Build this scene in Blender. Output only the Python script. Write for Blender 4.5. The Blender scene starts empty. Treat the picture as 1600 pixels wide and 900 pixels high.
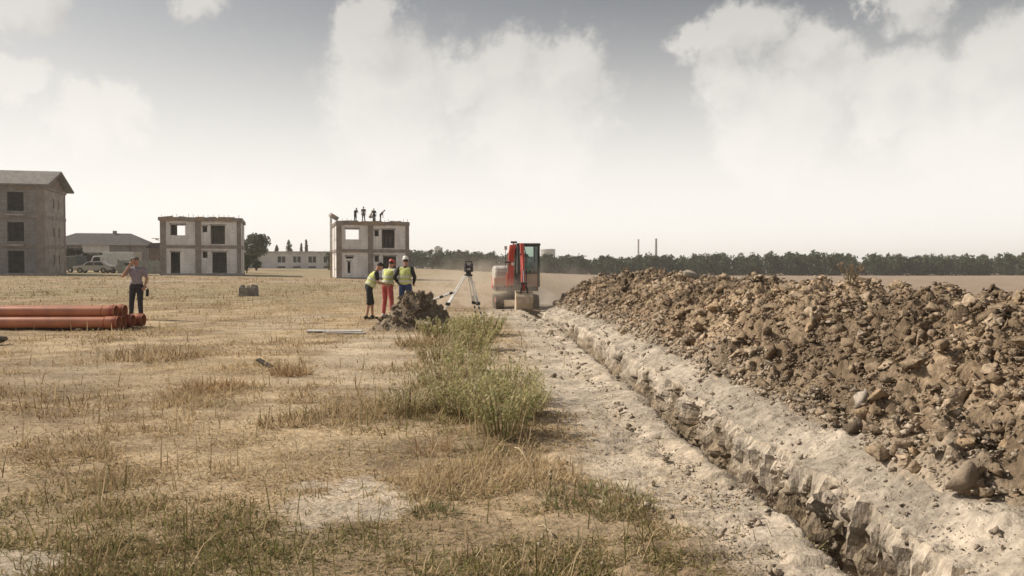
import bpy, bmesh, math, random
import numpy as np
from mathutils import Vector, Matrix, Euler
random.seed(7); RNG = np.random.default_rng(7)
R = math.radians
S = bpy.context.scene
C = S.collection

# ------------------------------------------------------------------ camera
cam_d = bpy.data.cameras.new('camera'); cam = bpy.data.objects.new('camera', cam_d); C.objects.link(cam)
cam.location = (0, 0, 1.5); cam.rotation_euler = (R(90 - 1.466), 0, 0)
cam_d.sensor_width = 36; cam_d.lens = 28.125; cam_d.clip_start = 0.05; cam_d.clip_end = 9000
S.camera = cam

# ------------------------------------------------------------------ sky, sun, exposure
SUN = Vector((-0.92, 0.24, 0)).normalized(); SUN_EL = R(41)
SUN_DIR = Vector((SUN.x * math.cos(SUN_EL), SUN.y * math.cos(SUN_EL), math.sin(SUN_EL)))
S.view_settings.view_transform = 'Standard'; S.view_settings.look = 'None'
S.view_settings.exposure = 0.0; S.view_settings.gamma = 1.0; S.view_settings.use_curve_mapping = False
S.render.engine = 'CYCLES'; S.cycles.use_denoising = True
S.cycles.volume_bounces = 2; S.cycles.max_bounces = 8; S.cycles.transparent_max_bounces = 12
S.cycles.volume_step_rate = 2.0; S.cycles.volume_max_steps = 128

sun_d = bpy.data.lights.new('sun', 'SUN'); sun_d.energy = 4.8; sun_d.angle = R(0.7); sun_d.color = (1.0, 0.895, 0.75)
sun = bpy.data.objects.new('sun', sun_d); C.objects.link(sun)
sun.rotation_euler = SUN_DIR.to_track_quat('Z', 'Y').to_euler(); sun.location = (-40, 20, 60)


class NT:
    """small helper for writing node trees"""
    def __init__(s, tree): s.t = tree; s.n = tree.nodes; s.l = tree.links
    def put(s, sock, v):
        if hasattr(v, 'is_output') or isinstance(v, bpy.types.NodeSocket): s.l.new(v, sock)
        elif v is not None:
            try: sock.default_value = v
            except Exception: sock.default_value = (v[0], v[1], v[2], 1.0)
    def node(s, kind, **k):
        n = s.n.new(kind)
        for a, b in k.items(): setattr(n, a, b)
        return n
    def math(s, op, a, b=None, clamp=False):
        n = s.node('ShaderNodeMath', operation=op, use_clamp=clamp); s.put(n.inputs[0], a)
        if b is not None: s.put(n.inputs[1], b)
        return n.outputs[0]
    def vmath(s, op, a, b=None):
        n = s.node('ShaderNodeVectorMath', operation=op); s.put(n.inputs[0], a)
        if b is not None: s.put(n.inputs[1], b)
        return n.outputs['Value'] if op in ('DISTANCE', 'LENGTH', 'DOT_PRODUCT') else n.outputs[0]
    def scale(s, a, k):
        n = s.node('ShaderNodeVectorMath', operation='SCALE'); s.put(n.inputs[0], a); s.put(n.inputs['Scale'], k); return n.outputs[0]
    def noise(s, vec, scale, detail=4, rough=0.55, out='Fac'):
        n = s.node('ShaderNodeTexNoise'); s.put(n.inputs['Vector'], vec); n.inputs['Scale'].default_value = scale
        n.inputs['Detail'].default_value = detail; n.inputs['Roughness'].default_value = rough
        return n.outputs[out]
    def rng(s, v, a, b, c=0.0, d=1.0, smooth=True):
        n = s.node('ShaderNodeMapRange'); n.interpolation_type = 'SMOOTHSTEP' if smooth else 'LINEAR'
        s.put(n.inputs[0], v)
        for i, q in enumerate((a, b, c, d)): s.put(n.inputs[1 + i], q)
        return n.outputs[0]
    def mix(s, f, a, b, mode='MIX'):
        n = s.node('ShaderNodeMix', data_type='RGBA', blend_type=mode); n.clamp_factor = True
        s.put(n.inputs[0], f); s.put(n.inputs[6], a); s.put(n.inputs[7], b)
        return n.outputs[2]


world = bpy.data.worlds.new('World'); S.world = world; world.use_nodes = True
w = NT(world.node_tree); w.n.clear()
tc = w.node('ShaderNodeTexCoord').outputs['Generated']
skyt = w.node('ShaderNodeTexSky'); skyt.sky_type = 'NISHITA'; skyt.sun_disc = False
skyt.sun_elevation = SUN_EL; skyt.sun_rotation = math.atan2(SUN.x, SUN.y)
skyt.air_density = 1.0; skyt.dust_density = 3.5; skyt.ozone_density = 1.0
hs = w.node('ShaderNodeHueSaturation'); hs.inputs['Saturation'].default_value = 0.28; hs.inputs['Value'].default_value = 0.76
w.l.new(skyt.outputs[0], hs.inputs['Color'])
# cumulus banks: centre direction (right, up) per unit forward, and radius
CLOUDS = [(555,35,36),(600,32,46),(588,85,70),(610,155,110),(715,130,60),(790,108,72),(875,122,70),(830,185,120),
          (1080,72,40),(1128,62,56),(1190,46,62),(1268,72,52),(1150,130,58),(1292,130,66),(1205,195,105),(1370,160,72),(1435,130,60),
          (1515,112,48),(1560,84,72),(1545,195,120),(1350,15,30),(1425,15,52),(300,6,46),(190,168,52),(120,192,58),(45,10,62),(25,130,42),
          (1690,120,90),(1780,60,80),(-120,120,90),(-230,60,70),(1900,150,100),(-330,170,90)]
sep = w.node('ShaderNodeSeparateXYZ'); w.l.new(tc, sep.inputs[0]); el = sep.outputs['Z']
def cloud_density(d):
    """thickness of the cloud cover in direction d"""
    wp = w.scale(w.vmath('SUBTRACT', w.noise(d, 10, 7, 0.62, 'Color'), (0.5, 0.5, 0.5)), 0.12); q = w.vmath('ADD', d, wp); out = None
    for cx, cy, r in CLOUDS:
        v = Vector(((cx - 800) / 1250, 1, (418 - cy) / 1250)); L = v.length; v /= L
        a = w.math('SUBTRACT', 1.0, w.math('DIVIDE', w.vmath('DISTANCE', q, tuple(v)), r / 1250 / L * 1.2), True)
        out = a if out is None else w.math('MAXIMUM', out, a)
    gen = w.rng(w.noise(w.vmath('MULTIPLY', q, (1.0, 1.0, 2.2)), 3.1, 7, 0.6), 0.50, 0.80, 0.0, 0.42)
    out = w.math('MAXIMUM', out, gen)
    return w.math('ADD', out, w.math('MULTIPLY', w.math('SUBTRACT', w.noise(d, 34, 8, 0.68), 0.5), 0.62))
dn = cloud_density(tc)
ds = cloud_density(w.vmath('ADD', tc, (-0.022, 0.0, 0.026)))           # towards the sun
cm = w.math('MULTIPLY', w.rng(dn, 0.02, 0.46), 0.80)
lit = w.math('ADD', 0.5, w.math('MULTIPLY', w.math('SUBTRACT', dn, ds), 1.15), True)
ccol = w.mix(lit, (5.1, 4.95, 4.8, 1), (7.2, 6.95, 6.5, 1))
col = w.mix(cm, hs.outputs[0], ccol)
hz = w.rng(el, 0.34, 0.05)
hz = w.math('MULTIPLY', hz, 0.94)
col = w.mix(hz, col, (10.8, 10.5, 9.9, 1))
bg = w.node('ShaderNodeBackground'); bg.inputs['Strength'].default_value = 0.1
w.l.new(col, bg.inputs['Color'])
wo = w.node('ShaderNodeOutputWorld'); w.l.new(bg.outputs[0], wo.inputs['Surface'])

# ------------------------------------------------------------------ small maths
def sm(a, b, x):
    t = np.clip((np.asarray(x, float) - a) / (b - a), 0, 1); return t * t * (3 - 2 * t)
def _h(ix, iy, s):
    n = (ix.astype(np.int64) * 374761393 + iy.astype(np.int64) * 668265263 + s * 1442695041) & 0xffffffff
    n = ((n ^ (n >> 13)) * 1274126177) & 0xffffffff
    n = ((n ^ (n >> 16)) * 2246822519) & 0xffffffff
    return ((n ^ (n >> 15)) & 0xffffff) / float(0xffffff)
def vn(x, y, s=0):
    x, y = np.broadcast_arrays(np.asarray(x, float), np.asarray(y, float))
    ix = np.floor(x); iy = np.floor(y); fx = x - ix; fy = y - iy
    fx = fx * fx * (3 - 2 * fx); fy = fy * fy * (3 - 2 * fy); ix = ix.astype(np.int64); iy = iy.astype(np.int64)
    return (_h(ix, iy, s) * (1 - fx) + _h(ix + 1, iy, s) * fx) * (1 - fy) + (_h(ix, iy + 1, s) * (1 - fx) + _h(ix + 1, iy + 1, s) * fx) * fy
def fbm(x, y, o=4, s=0):
    t = 0; a = .5; f = 1.0
    for k in range(o): t = t + a * vn(np.asarray(x) * f + 17.3 * k, np.asarray(y) * f - 9.1 * k, s + k); a *= .5; f *= 2.03
    return t / (1 - .5 ** o)

def cell(x, y, size, s):
    """broken-lump relief: every cell has its own height and tilt"""
    x, y = np.broadcast_arrays(np.asarray(x, float) / size, np.asarray(y, float) / size); ix = np.floor(x).astype(np.int64); iy = np.floor(y).astype(np.int64)
    best = np.full(x.shape, 9.0); out = np.zeros(x.shape)
    for i in (-1, 0, 1):
        for j in (-1, 0, 1):
            a, b = ix + i, iy + j; dx = x - a - _h(a, b, s); dy = y - b - _h(a, b, s + 1); d = dx * dx + dy * dy; m = d < best
            z = (_h(a, b, s + 2) - .5) + (_h(a, b, s + 3) - .5) * 1.3 * dx + (_h(a, b, s + 4) - .5) * 1.3 * dy - .35 * np.sqrt(d); out = np.where(m, z, out); best = np.where(m, d, best)
    return out
TW = 0.66                                                    # width of the trench
def XL(y):                                                   # its edge on the grass side
    y = np.asarray(y, float); yc = np.clip(y, -8, 27)
    return 1.74 - 0.031 * yc - 0.5 * sm(20.5, 27, yc) + 0.06 * (fbm(yc * .45, 0, 3, 5) - .5)
def TD(y): return 0.82 * sm(27.2, 26.7, y) * sm(-7, -6.2, y) * (0.85 + .3 * vn(np.asarray(y) * .5, 3, 4))
def G(x, y):                                                 # large-scale lie of the land
    x = np.asarray(x, float); y = np.asarray(y, float)
    L = sm(0, -36, x)
    g = L * (0.70 * sm(35, 90, y) + 0.55 * sm(90, 160, y)) - sm(-5, 40, x) * 1.15 * sm(60, 270, y)
    return g + 0.15 * sm(-40, -55, x) * sm(40, 80, y)
def Gr(x, y):                                                # ground with its lumps
    d = np.hypot(x, y); k = sm(60, 15, d)
    return G(x, y) + k * (0.10 * (fbm(np.asarray(x) * .35, np.asarray(y) * .35, 3, 11) - .5) + 0.045 * (fbm(np.asarray(x) * 2.2, np.asarray(y) * 2.2, 4, 12) - .5)) * sm(0, 1.2, np.abs(np.asarray(x) - 0) + 1)
def berm(u):                                                 # pale fines thrown up beside the trench, u from its right edge
    return 0.17 * sm(-0.06, 0.45, u) * sm(6.0, 3.5, u)
def heap(u, y):                                              # spoil heap above the ground, u from trench right edge
    u = np.asarray(u, float); y = np.asarray(y, float)
    toe = 0.34 + 0.35 * (fbm(y * .6, 7, 3, 21) - .5)
    hc = 1.10 + 0.42 * (fbm(y * .42, 2, 3, 22) - .5)
    up = np.clip((u - toe) / (2.35 - toe), 0, 1); dn_ = np.clip((4.9 - u) / 2.2, 0, 1)
    s1 = np.sin(np.minimum(up, 1) * math.pi / 2) ** 1.15; s2 = np.sin(dn_ * math.pi / 2) ** 1.1
    e = sm(30.2, 26.8, y + 0.35 * (u - 2))
    z = hc * np.minimum(s1, s2) * e
    wx = u + .12 * (fbm(u * 4, y * 4, 2, 25) - .5); wy = y + .12 * (fbm(u * 4, y * 4, 2, 26) - .5)
    z = z + (.16 * cell(wx, wy, .36, 301) + .12 * cell(wx, wy, .18, 311) + .065 * cell(wx, wy, .09, 321)) * np.minimum(1, z * 5)
    return z + (0.22 * (fbm(u * 1.5, y * 1.5, 3, 23) - .5) + 0.13 * (fbm(u * 5, y * 5, 3, 24) - .5)) * np.minimum(1, z * 4)

# ------------------------------------------------------------------ mesh helpers
def link(o, parent=None):
    C.objects.link(o)
    if parent is not None: o.parent = parent
    return o
def tag(o, label=None, cat=None, group=None, kind=None):
    if label: o['label'] = label
    if cat: o['category'] = cat
    if group: o['group'] = group
    if kind: o['kind'] = kind
    return o
def empty(name, loc=(0, 0, 0), rz=0, label=None, cat=None, group=None):
    o = bpy.data.objects.new(name, None); o.empty_display_size = .2; o.location = loc; o.rotation_euler = (0, 0, rz)
    return tag(link(o), label, cat, group)
def np_mesh(name, V, F, cols=None, smooth=False, colname='col'):
    V = np.asarray(V, np.float32); me = bpy.data.meshes.new(name)
    Fs = F if isinstance(F, list) else [F]
    me.vertices.add(len(V)); me.vertices.foreach_set('co', V.ravel())
    idx = np.concatenate([np.asarray(f).ravel() for f in Fs]); tot = np.concatenate([np.full(len(f), f.shape[1]) for f in Fs])
    st = np.concatenate(([0], np.cumsum(tot)[:-1]))
    me.loops.add(len(idx)); me.loops.foreach_set('vertex_index', idx.astype(np.int32))
    me.polygons.add(len(tot)); me.polygons.foreach_set('loop_start', st.astype(np.int32))
    if smooth: me.polygons.foreach_set('use_smooth', np.ones(len(tot), bool))
    me.update(calc_edges=True)
    if cols is not None:
        a = me.attributes.new(colname, 'FLOAT_COLOR', 'POINT')
        c = np.ones((len(V), 4), np.float32); c[:, :cols.shape[1]] = cols; a.data.foreach_set('color', c.ravel())
    return me
def np_obj(name, V, F, mat, parent=None, cols=None, smooth=False):
    me = np_mesh(name, V, F, cols, smooth); me.materials.append(mat)
    return link(bpy.data.objects.new(name, me), parent)
def rotm(a): return Euler(a).to_matrix()

class MB:
    """collects shapes; build() links them as one mesh object"""
    def __init__(s): s.v = []; s.f = []
    def add(s, vs, fs):
        b = len(s.v); s.v += [tuple(q) for q in vs]; s.f += [tuple(b + i for i in f) for f in fs]; return s
    def box(s, c, d, rot=None):
        vs = [Vector((x * d[0] / 2, y * d[1] / 2, z * d[2] / 2)) for z in (-1, 1) for y in (-1, 1) for x in (-1, 1)]
        if rot is not None: M = rotm(rot); vs = [M @ q for q in vs]
        return s.add([q + Vector(c) for q in vs], [(0, 2, 3, 1), (4, 5, 7, 6), (0, 1, 5, 4), (2, 6, 7, 3), (0, 4, 6, 2), (1, 3, 7, 5)])
    def bb(s, x0, x1, y0, y1, z0, z1): return s.box(((x0 + x1) / 2, (y0 + y1) / 2, (z0 + z1) / 2), (x1 - x0, y1 - y0, z1 - z0))
    def tube(s, p0, p1, r0, r1=None, n=10, cap=True):
        p0 = Vector(p0); p1 = Vector(p1); r1 = r0 if r1 is None else r1; q = (p1 - p0).to_track_quat('Z', 'Y').to_matrix()
        ring = [q @ Vector((math.cos(2 * math.pi * i / n), math.sin(2 * math.pi * i / n), 0)) for i in range(n)]
        fs = [(i, (i + 1) % n, n + (i + 1) % n, n + i) for i in range(n)]
        if cap: fs += [tuple(range(n))[::-1], tuple(range(n, 2 * n))]
        return s.add([p0 + e * r0 for e in ring] + [p1 + e * r1 for e in ring], fs)
    def path(s, pts, r, n=8):
        for a, b in zip(pts[:-1], pts[1:]): s.tube(a, b, r, r, n)
        return s
    def ring(s, p0, p1, r0, r1, n=20):                        # open pipe with wall: outer r0, inner r1
        p0 = Vector(p0); p1 = Vector(p1); q = (p1 - p0).to_track_quat('Z', 'Y').to_matrix()
        e = [q @ Vector((math.cos(2 * math.pi * i / n), math.sin(2 * math.pi * i / n), 0)) for i in range(n)]
        vs = [p0 + k * r0 for k in e] + [p1 + k * r0 for k in e] + [p1 + k * r1 for k in e] + [p0 + k * r1 for k in e]
        fs = []
        for i in range(n):
            j = (i + 1) % n
            for a in range(4): b = (a + 1) % 4; fs.append((a * n + i, a * n + j, b * n + j, b * n + i))
        return s.add(vs, fs)
    def prism(s, poly, x0, x1):                               # poly of (y, z), run along x
        n = len(poly)
        return s.add([(x0, a, b) for a, b in poly] + [(x1, a, b) for a, b in poly],
                     [tuple(range(n)), tuple(range(n, 2 * n))[::-1]] + [(i, n + i, n + (i + 1) % n, (i + 1) % n) for i in range(n)])
    def prismy(s, poly, y0, y1):                              # poly of (x, z), run along y
        n = len(poly)
        return s.add([(a, y0, b) for a, b in poly] + [(a, y1, b) for a, b in poly],
                     [tuple(range(n))[::-1], tuple(range(n, 2 * n))] + [(i, (i + 1) % n, n + (i + 1) % n, n + i) for i in range(n)])
    def ell(s, c, r, rot=None, nu=14, nv=9):
        M = rotm(rot) if rot is not None else Matrix.Identity(3); c = Vector(c); vs = [c + M @ Vector((0, 0, r[2]))]; fs = []
        for j in range(1, nv):
            t = math.pi * j / nv
            for i in range(nu):
                a = 2 * math.pi * i / nu; vs.append(c + M @ Vector((r[0] * math.sin(t) * math.cos(a), r[1] * math.sin(t) * math.sin(a), r[2] * math.cos(t))))
        vs.append(c + M @ Vector((0, 0, -r[2]))); last = len(vs) - 1
        for i in range(nu): fs.append((0, 1 + i, 1 + (i + 1) % nu)); fs.append((last, last - nu + (i + 1) % nu, last - nu + i))
        for j in range(nv - 2):
            b = 1 + j * nu
            for i in range(nu): fs.append((b + i, b + nu + i, b + nu + (i + 1) % nu, b + (i + 1) % nu))
        return s.add(vs, fs)
    def cap(s, p0, p1, r0, r1=None, n=12):                    # tapered limb with round ends
        p0 = Vector(p0); p1 = Vector(p1); r1 = r0 if r1 is None else r1
        q = (p1 - p0).to_track_quat('Z', 'Y').to_matrix(); vs = [p0 + q @ Vector((0, 0, -r0))]; rows = []
        for c, r, t0, t1 in ((p0, r0, -90, 0), (p1, r1, 0, 90)):
            for k in range(1, 4) if t0 < 0 else range(0, 3): rows.append((c, r, R(t0 + 30 * k)))
        for c, r, t in rows:
            for i in range(n):
                a = 2 * math.pi * i / n; vs.append(c + q @ Vector((r * math.cos(t) * math.cos(a), r * math.cos(t) * math.sin(a), r * math.sin(t))))
        vs.append(p1 + q @ Vector((0, 0, r1))); last = len(vs) - 1; fs = []
        for i in range(n): fs.append((0, 1 + (i + 1) % n, 1 + i)); fs.append((last, last - n + i, last - n + (i + 1) % n))
        for j in range(len(rows) - 1):
            b = 1 + j * n
            for i in range(n): fs.append((b + i, b + (i + 1) % n, b + n + (i + 1) % n, b + n + i))
        return s.add(vs, fs)
    def mesh(s, name, mat=None, smooth=False):
        me = bpy.data.meshes.new(name); me.from_pydata(s.v, [], s.f); me.update()
        bm = bmesh.new(); bm.from_mesh(me); bmesh.ops.recalc_face_normals(bm, faces=bm.faces); bm.to_mesh(me); bm.free()
        if mat: me.materials.append(mat)
        if smooth: me.polygons.foreach_set('use_smooth', [True] * len(me.polygons))
        return me
    def build(s, name, mat, parent=None, bevel=0, smooth=False, voxel=0, relax=0):
        o = link(bpy.data.objects.new(name, s.mesh(name, mat, smooth)), parent)
        if voxel:
            m = o.modifiers.new('skin', 'REMESH'); m.mode = 'VOXEL'; m.voxel_size = voxel; m.use_smooth_shade = True
            if relax: q = o.modifiers.new('relax', 'SMOOTH'); q.iterations = relax; q.factor = .5
        if bevel:
            m = o.modifiers.new('edge', 'BEVEL'); m.width = bevel; m.segments = 2; m.limit_method = 'ANGLE'; m.angle_limit = R(40)
        return o

# ------------------------------------------------------------------ materials
M = {}
def pmat(name, c1, c2=None, scale=6, rough=.8, bump=0, bscale=None, metal=0, detail=5, spec=.3, lo=.35, hi=.65):
    m = bpy.data.materials.new(name); m.use_nodes = True; t = NT(m.node_tree); b = t.n['Principled BSDF']
    b.inputs['Roughness'].default_value = rough; b.inputs['Metallic'].default_value = metal; b.inputs['Specular IOR Level'].default_value = spec
    co = t.node('ShaderNodeTexCoord').outputs['Object']
    if c2 is None: c2 = tuple(q * .8 for q in c1)
    f = t.rng(t.noise(co, scale, detail), lo, hi)
    t.l.new(t.mix(f, (*c1, 1), (*c2, 1)), b.inputs['Base Color'])
    if bump:
        bn = t.node('ShaderNodeBump'); bn.inputs['Strength'].default_value = bump; bn.inputs['Distance'].default_value = .02
        t.l.new(t.noise(co, bscale or scale * 4, 6), bn.inputs['Height']); t.l.new(bn.outputs[0], b.inputs['Normal'])
    M[name] = m; return m
def attr_mat(name, bump=.5, bscale=30, rough=.95, vary=.35, vscale=20, translucent=0.0, dist=.02, zst=1.0, broad=0):
    """colour from the per-piece colour attribute, broken up by noise"""
    m = bpy.data.materials.new(name); m.use_nodes = True; t = NT(m.node_tree); b = t.n['Principled BSDF']
    b.inputs['Roughness'].default_value = rough; b.inputs['Specular IOR Level'].default_value = .15
    a = t.node('ShaderNodeAttribute', attribute_name='col').outputs['Color']; co = t.node('ShaderNodeNewGeometry').outputs['Position']
    c = a; zs = t.vmath('MULTIPLY', co, (1, 1, zst))
    if vary:
        k = t.rng(t.noise(zs, vscale, 5), .25, .75, 1 - vary, 1 + vary)
        if broad: k = t.math('MULTIPLY', k, t.rng(t.noise(t.vmath('MULTIPLY', co, (.35, 1, 1)), 1.3, 6, .65), .25, .75, 1 - broad, 1 + broad))
        n = t.node('ShaderNodeVectorMath', operation='SCALE'); t.l.new(a, n.inputs[0]); t.l.new(k, n.inputs['Scale']); c = n.outputs[0]
    t.l.new(c, b.inputs['Base Color'])
    if bump:
        bn = t.node('ShaderNodeBump'); bn.inputs['Strength'].default_value = bump; bn.inputs['Distance'].default_value = dist
        t.l.new(t.noise(zs, bscale, 6), bn.inputs['Height']); t.l.new(bn.outputs[0], b.inputs['Normal'])
    if translucent:
        tr = t.node('ShaderNodeBsdfTranslucent'); t.l.new(c, tr.inputs[0]); mx = t.node('ShaderNodeMixShader'); mx.inputs[0].default_value = translucent
        t.l.new(b.outputs[0], mx.inputs[1]); t.l.new(tr.outputs[0], mx.inputs[2]); t.l.new(mx.outputs[0], t.n['Material Output'].inputs['Surface'])
    M[name] = m; return m
attr_mat('ground', .9, 34, 1.0, .28, 15, 0, .025, .55, .32)
attr_mat('clod', 1.0, 40, 1.0, .36, 17, 0, .022)
attr_mat('blade', 0, 1, .9, 0, 1, .35)
attr_mat('leaf', 0, 1, .8, 0, 1, .48)
attr_mat('far_leaf', 0, 1, .9, 0, 1, .15)
pmat('concrete', (.36, .32, .29), (.25, .22, .20), 1.2, .95, .3, 14)
pmat('concrete_brown', (.28, .24, .215), (.20, .17, .15), 1.4, .95, .3, 14)
pmat('block_wall', (.60, .575, .57), (.50, .48, .475), .9, .95, .25, 8)
pmat('grey_wall', (.25, .235, .225), (.185, .175, .165), .7, .95, .25, 8)
pmat('white_wall', (.66, .65, .64), (.54, .53, .53), .6, .9)
pmat('roof_grey', (.22, .205, .19), (.15, .14, .13), 2.5, .9, .4, 12)
pmat('roof_dark', (.085, .08, .08), (.06, .055, .055), 2, .9, .4, 12)
pmat('brick_wall', (.25, .19, .15), (.17, .13, .10), 2, .95, .4, 12)
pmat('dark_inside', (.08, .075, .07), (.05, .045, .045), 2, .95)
pmat('timber', (.34, .26, .18), (.22, .17, .12), 5, .9, .3, 30)
pmat('rust', (.19, .11, .07), (.12, .07, .05), 9, .9)
pmat('bark', (.11, .085, .06), (.06, .045, .035), 9, .95, .5, 30)
pmat('pipe_orange', (.45, .165, .08), (.32, .11, .055), 2.2, .38, .05, 20, spec=.5)
pmat('pipe_ring', (.30, .07, .03), (.22, .05, .025), 4, .5)
pmat('red_paint', (.52, .065, .045), (.42, .075, .055), 5, .5, .05, 30, spec=.4)
pmat('pale_grey_paint', (.52, .51, .49), (.40, .37, .33), 4, .5, .05, 30)
pmat('dark_metal', (.05, .045, .042), (.10, .085, .07), 7, .7, .1, 30)
pmat('steel', (.42, .41, .40), (.34, .33, .32), 6, .3, 0, metal=.9)
pmat('dusty_steel', (.56, .46, .34), (.42, .335, .24), 5, .85, .3, 30)
pmat('track_rubber', (.17, .145, .115), (.09, .078, .065), 6, .95, .3, 30)
pmat('rubber', (.03, .03, .03), (.05, .046, .04), 8, .9)
pmat('white_paint', (.74, .73, .70), (.62, .60, .56), 8, .5)
pmat('black_paint', (.03, .03, .032), (.05, .048, .045), 8, .5)
pmat('instrument', (.06, .05, .06), (.035, .03, .035), 9, .45)
pmat('lens', (.02, .03, .04), (.02, .02, .03), 9, .1, spec=.8)
pmat('board_pale', (.60, .57, .53), (.48, .45, .41), 5, .85, .2, 30)
pmat('board_dark', (.10, .08, .065), (.06, .05, .04), 8, .9, .4, 30)
pmat('stone_grey', (.27, .24, .21), (.17, .15, .13), 4, .95, 1.0, 18)
pmat('damp_soil', (.17, .13, .095), (.11, .085, .06), 7, .98, 1.0, 24)
pmat('dusty_red', (.40, .22, .16), (.36, .27, .20), 4, .8, .1, 20)
pmat('straw_stem', (.50, .41, .27), (.38, .30, .19), 12, .9)
pmat('stone_brown', (.30, .235, .175), (.19, .15, .11), 5, .98, 1.0, 18)
pmat('stone_pale', (.42, .365, .305), (.28, .24, .20), 5, .95, 1.0, 18)
pmat('skin', (.42, .235, .165), (.36, .19, .13), 9, .6)
pmat('hair', (.022, .018, .016), (.04, .033, .028), 40, .7, .4, 90)
pmat('hair_grey', (.16, .145, .135), (.09, .08, .075), 40, .7, .4, 90)
pmat('eye', (.03, .025, .02), (.05, .04, .03), 9, .3)
pmat('lip', (.34, .13, .11), (.3, .11, .09), 9, .5)
pmat('vest_yellow', (.60, .63, .24), (.48, .52, .19), 14, .85, .4, 26)
pmat('vest_green', (.10, .44, .25), (.08, .36, .21), 14, .85, .3, 26)
pmat('reflective', (.62, .63, .60), (.52, .53, .50), 12, .4)
pmat('jeans', (.045, .07, .17), (.03, .048, .12), 14, .9, .4, 30)
pmat('red_cloth', (.46, .11, .10), (.34, .075, .075), 14, .9, .4, 30)
pmat('black_cloth', (.022, .022, .024), (.036, .034, .034), 14, .9, .4, 30)
pmat('dark_cloth', (.035, .034, .042), (.025, .024, .03), 14, .9, .4, 30)
pmat('mauve_cloth', (.27, .235, .265), (.21, .18, .21), 14, .9, .4, 30)
pmat('grey_cloth', (.12, .115, .11), (.08, .076, .072), 14, .9, .4, 30)
pmat('white_cloth', (.66, .65, .62), (.55, .54, .52), 14, .9, .4, 30)
pmat('car_pale', (.42, .42, .40), (.36, .35, .33), 3, .4, spec=.5)
pmat('car_dark', (.075, .09, .08), (.06, .07, .062), 3, .4, spec=.5)
pmat('car_white', (.66, .66, .64), (.56, .55, .52), 3, .4, spec=.5)
pmat('window_dark', (.03, .034, .036), (.045, .048, .05), 3, .12, spec=.7)
pmat('fence_paint', (.30, .33, .31), (.23, .25, .235), 2, .9)
pmat('chimney_pale', (.36, .33, .31), (.30, .28, .26), .2, .9)
pmat('chimney_dark', (.16, .145, .135), (.12, .11, .10), .2, .9)
pmat('far_block', (.46, .45, .43), (.40, .39, .38), .2, .9)
def glass_mat(name):
    m = bpy.data.materials.new(name); m.use_nodes = True; t = NT(m.node_tree); t.n.remove(t.n['Principled BSDF'])
    tr = t.node('ShaderNodeBsdfTransparent'); tr.inputs[0].default_value = (.80, .86, .83, 1)
    gl = t.node('ShaderNodeBsdfGlossy'); gl.inputs['Roughness'].default_value = .08
    fr = t.node('ShaderNodeFresnel'); fr.inputs[0].default_value = 1.5; mx = t.node('ShaderNodeMixShader')
    t.l.new(fr.outputs[0], mx.inputs[0]); t.l.new(tr.outputs[0], mx.inputs[1]); t.l.new(gl.outputs[0], mx.inputs[2])
    t.l.new(mx.outputs[0], t.n['Material Output'].inputs['Surface']); M[name] = m
glass_mat('glass')
def block_mat(name, c1, c2, mortar):
    m = bpy.data.materials.new(name); m.use_nodes = True; t = NT(m.node_tree); b = t.n['Principled BSDF']; b.inputs['Roughness'].default_value = .95
    co = t.node('ShaderNodeTexCoord').outputs['Object']; sp = t.node('ShaderNodeSeparateXYZ'); t.l.new(co, sp.inputs[0]); cb = t.node('ShaderNodeCombineXYZ')
    t.l.new(t.math('ADD', sp.outputs[0], sp.outputs[1]), cb.inputs[0]); t.l.new(sp.outputs[2], cb.inputs[1])
    br = t.node('ShaderNodeTexBrick'); t.l.new(cb.outputs[0], br.inputs['Vector']); br.inputs['Scale'].default_value = 1.0; br.inputs['Brick Width'].default_value = .6; br.inputs['Row Height'].default_value = .25; br.inputs['Mortar Size'].default_value = .018
    br.inputs['Color1'].default_value = (*c1, 1); br.inputs['Color2'].default_value = (*c2, 1); br.inputs['Mortar'].default_value = (*mortar, 1)
    k = t.rng(t.noise(t.vmath('MULTIPLY', co, (1, 1, .35)), 1.4, 6, .65), .3, .7, .78, 1.1); n = t.node('ShaderNodeVectorMath', operation='SCALE'); t.l.new(br.outputs[0], n.inputs[0]); t.l.new(k, n.inputs['Scale'])
    t.l.new(n.outputs[0], b.inputs['Base Color']); M[name] = m
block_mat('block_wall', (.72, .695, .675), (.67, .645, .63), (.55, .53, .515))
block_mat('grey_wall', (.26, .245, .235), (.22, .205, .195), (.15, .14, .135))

# ================================================================== THE GROUND (one sheet, trench cut into it)
def grow(a, b, n, p=2.6):
    t = (np.arange(1, n + 1) / n) ** p; return a + (b - a) * t
# columns: (kind, u, depth fraction); u is measured from the trench edge on the grass side
left = np.concatenate((grow(-16, -1500, 60)[::-1], np.arange(-16, -4, .14), np.arange(-4, -.6, .07), np.arange(-.6, -.03, .035)))
cols_ = [(q, 0.0) for q in left] + [(-.02, 0.0)]
cols_ += [(.0 + .012 * k, k / 8) for k in range(0, 9)]
cols_ += [(.12 + .42 * k / 7, 1.0) for k in range(0, 8)]
NW = 22
cols_ += [(.555 + .105 * (k / NW) ** 1.6, 1 - k / NW) for k in range(0, NW + 1)]
rt = np.concatenate((np.arange(.675, 1.6, .035), np.arange(1.6, 7, .16), grow(7, 1500, 60)))
cols_ += [(q, 0.0) for q in rt]
U = np.array([c[0] for c in cols_]); DF = np.array([c[1] for c in cols_])
Y = np.concatenate((-grow(6, 120, 16)[::-1], np.arange(-6, 2.4, .3), np.arange(2.4, 3.4, .04), np.arange(3.4, 8, .024), np.arange(8, 9, .035), np.arange(9, 16, .07), np.arange(16, 30, .13), np.arange(30, 60, .5), grow(60, 1600, 60, 2.2)))
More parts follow.
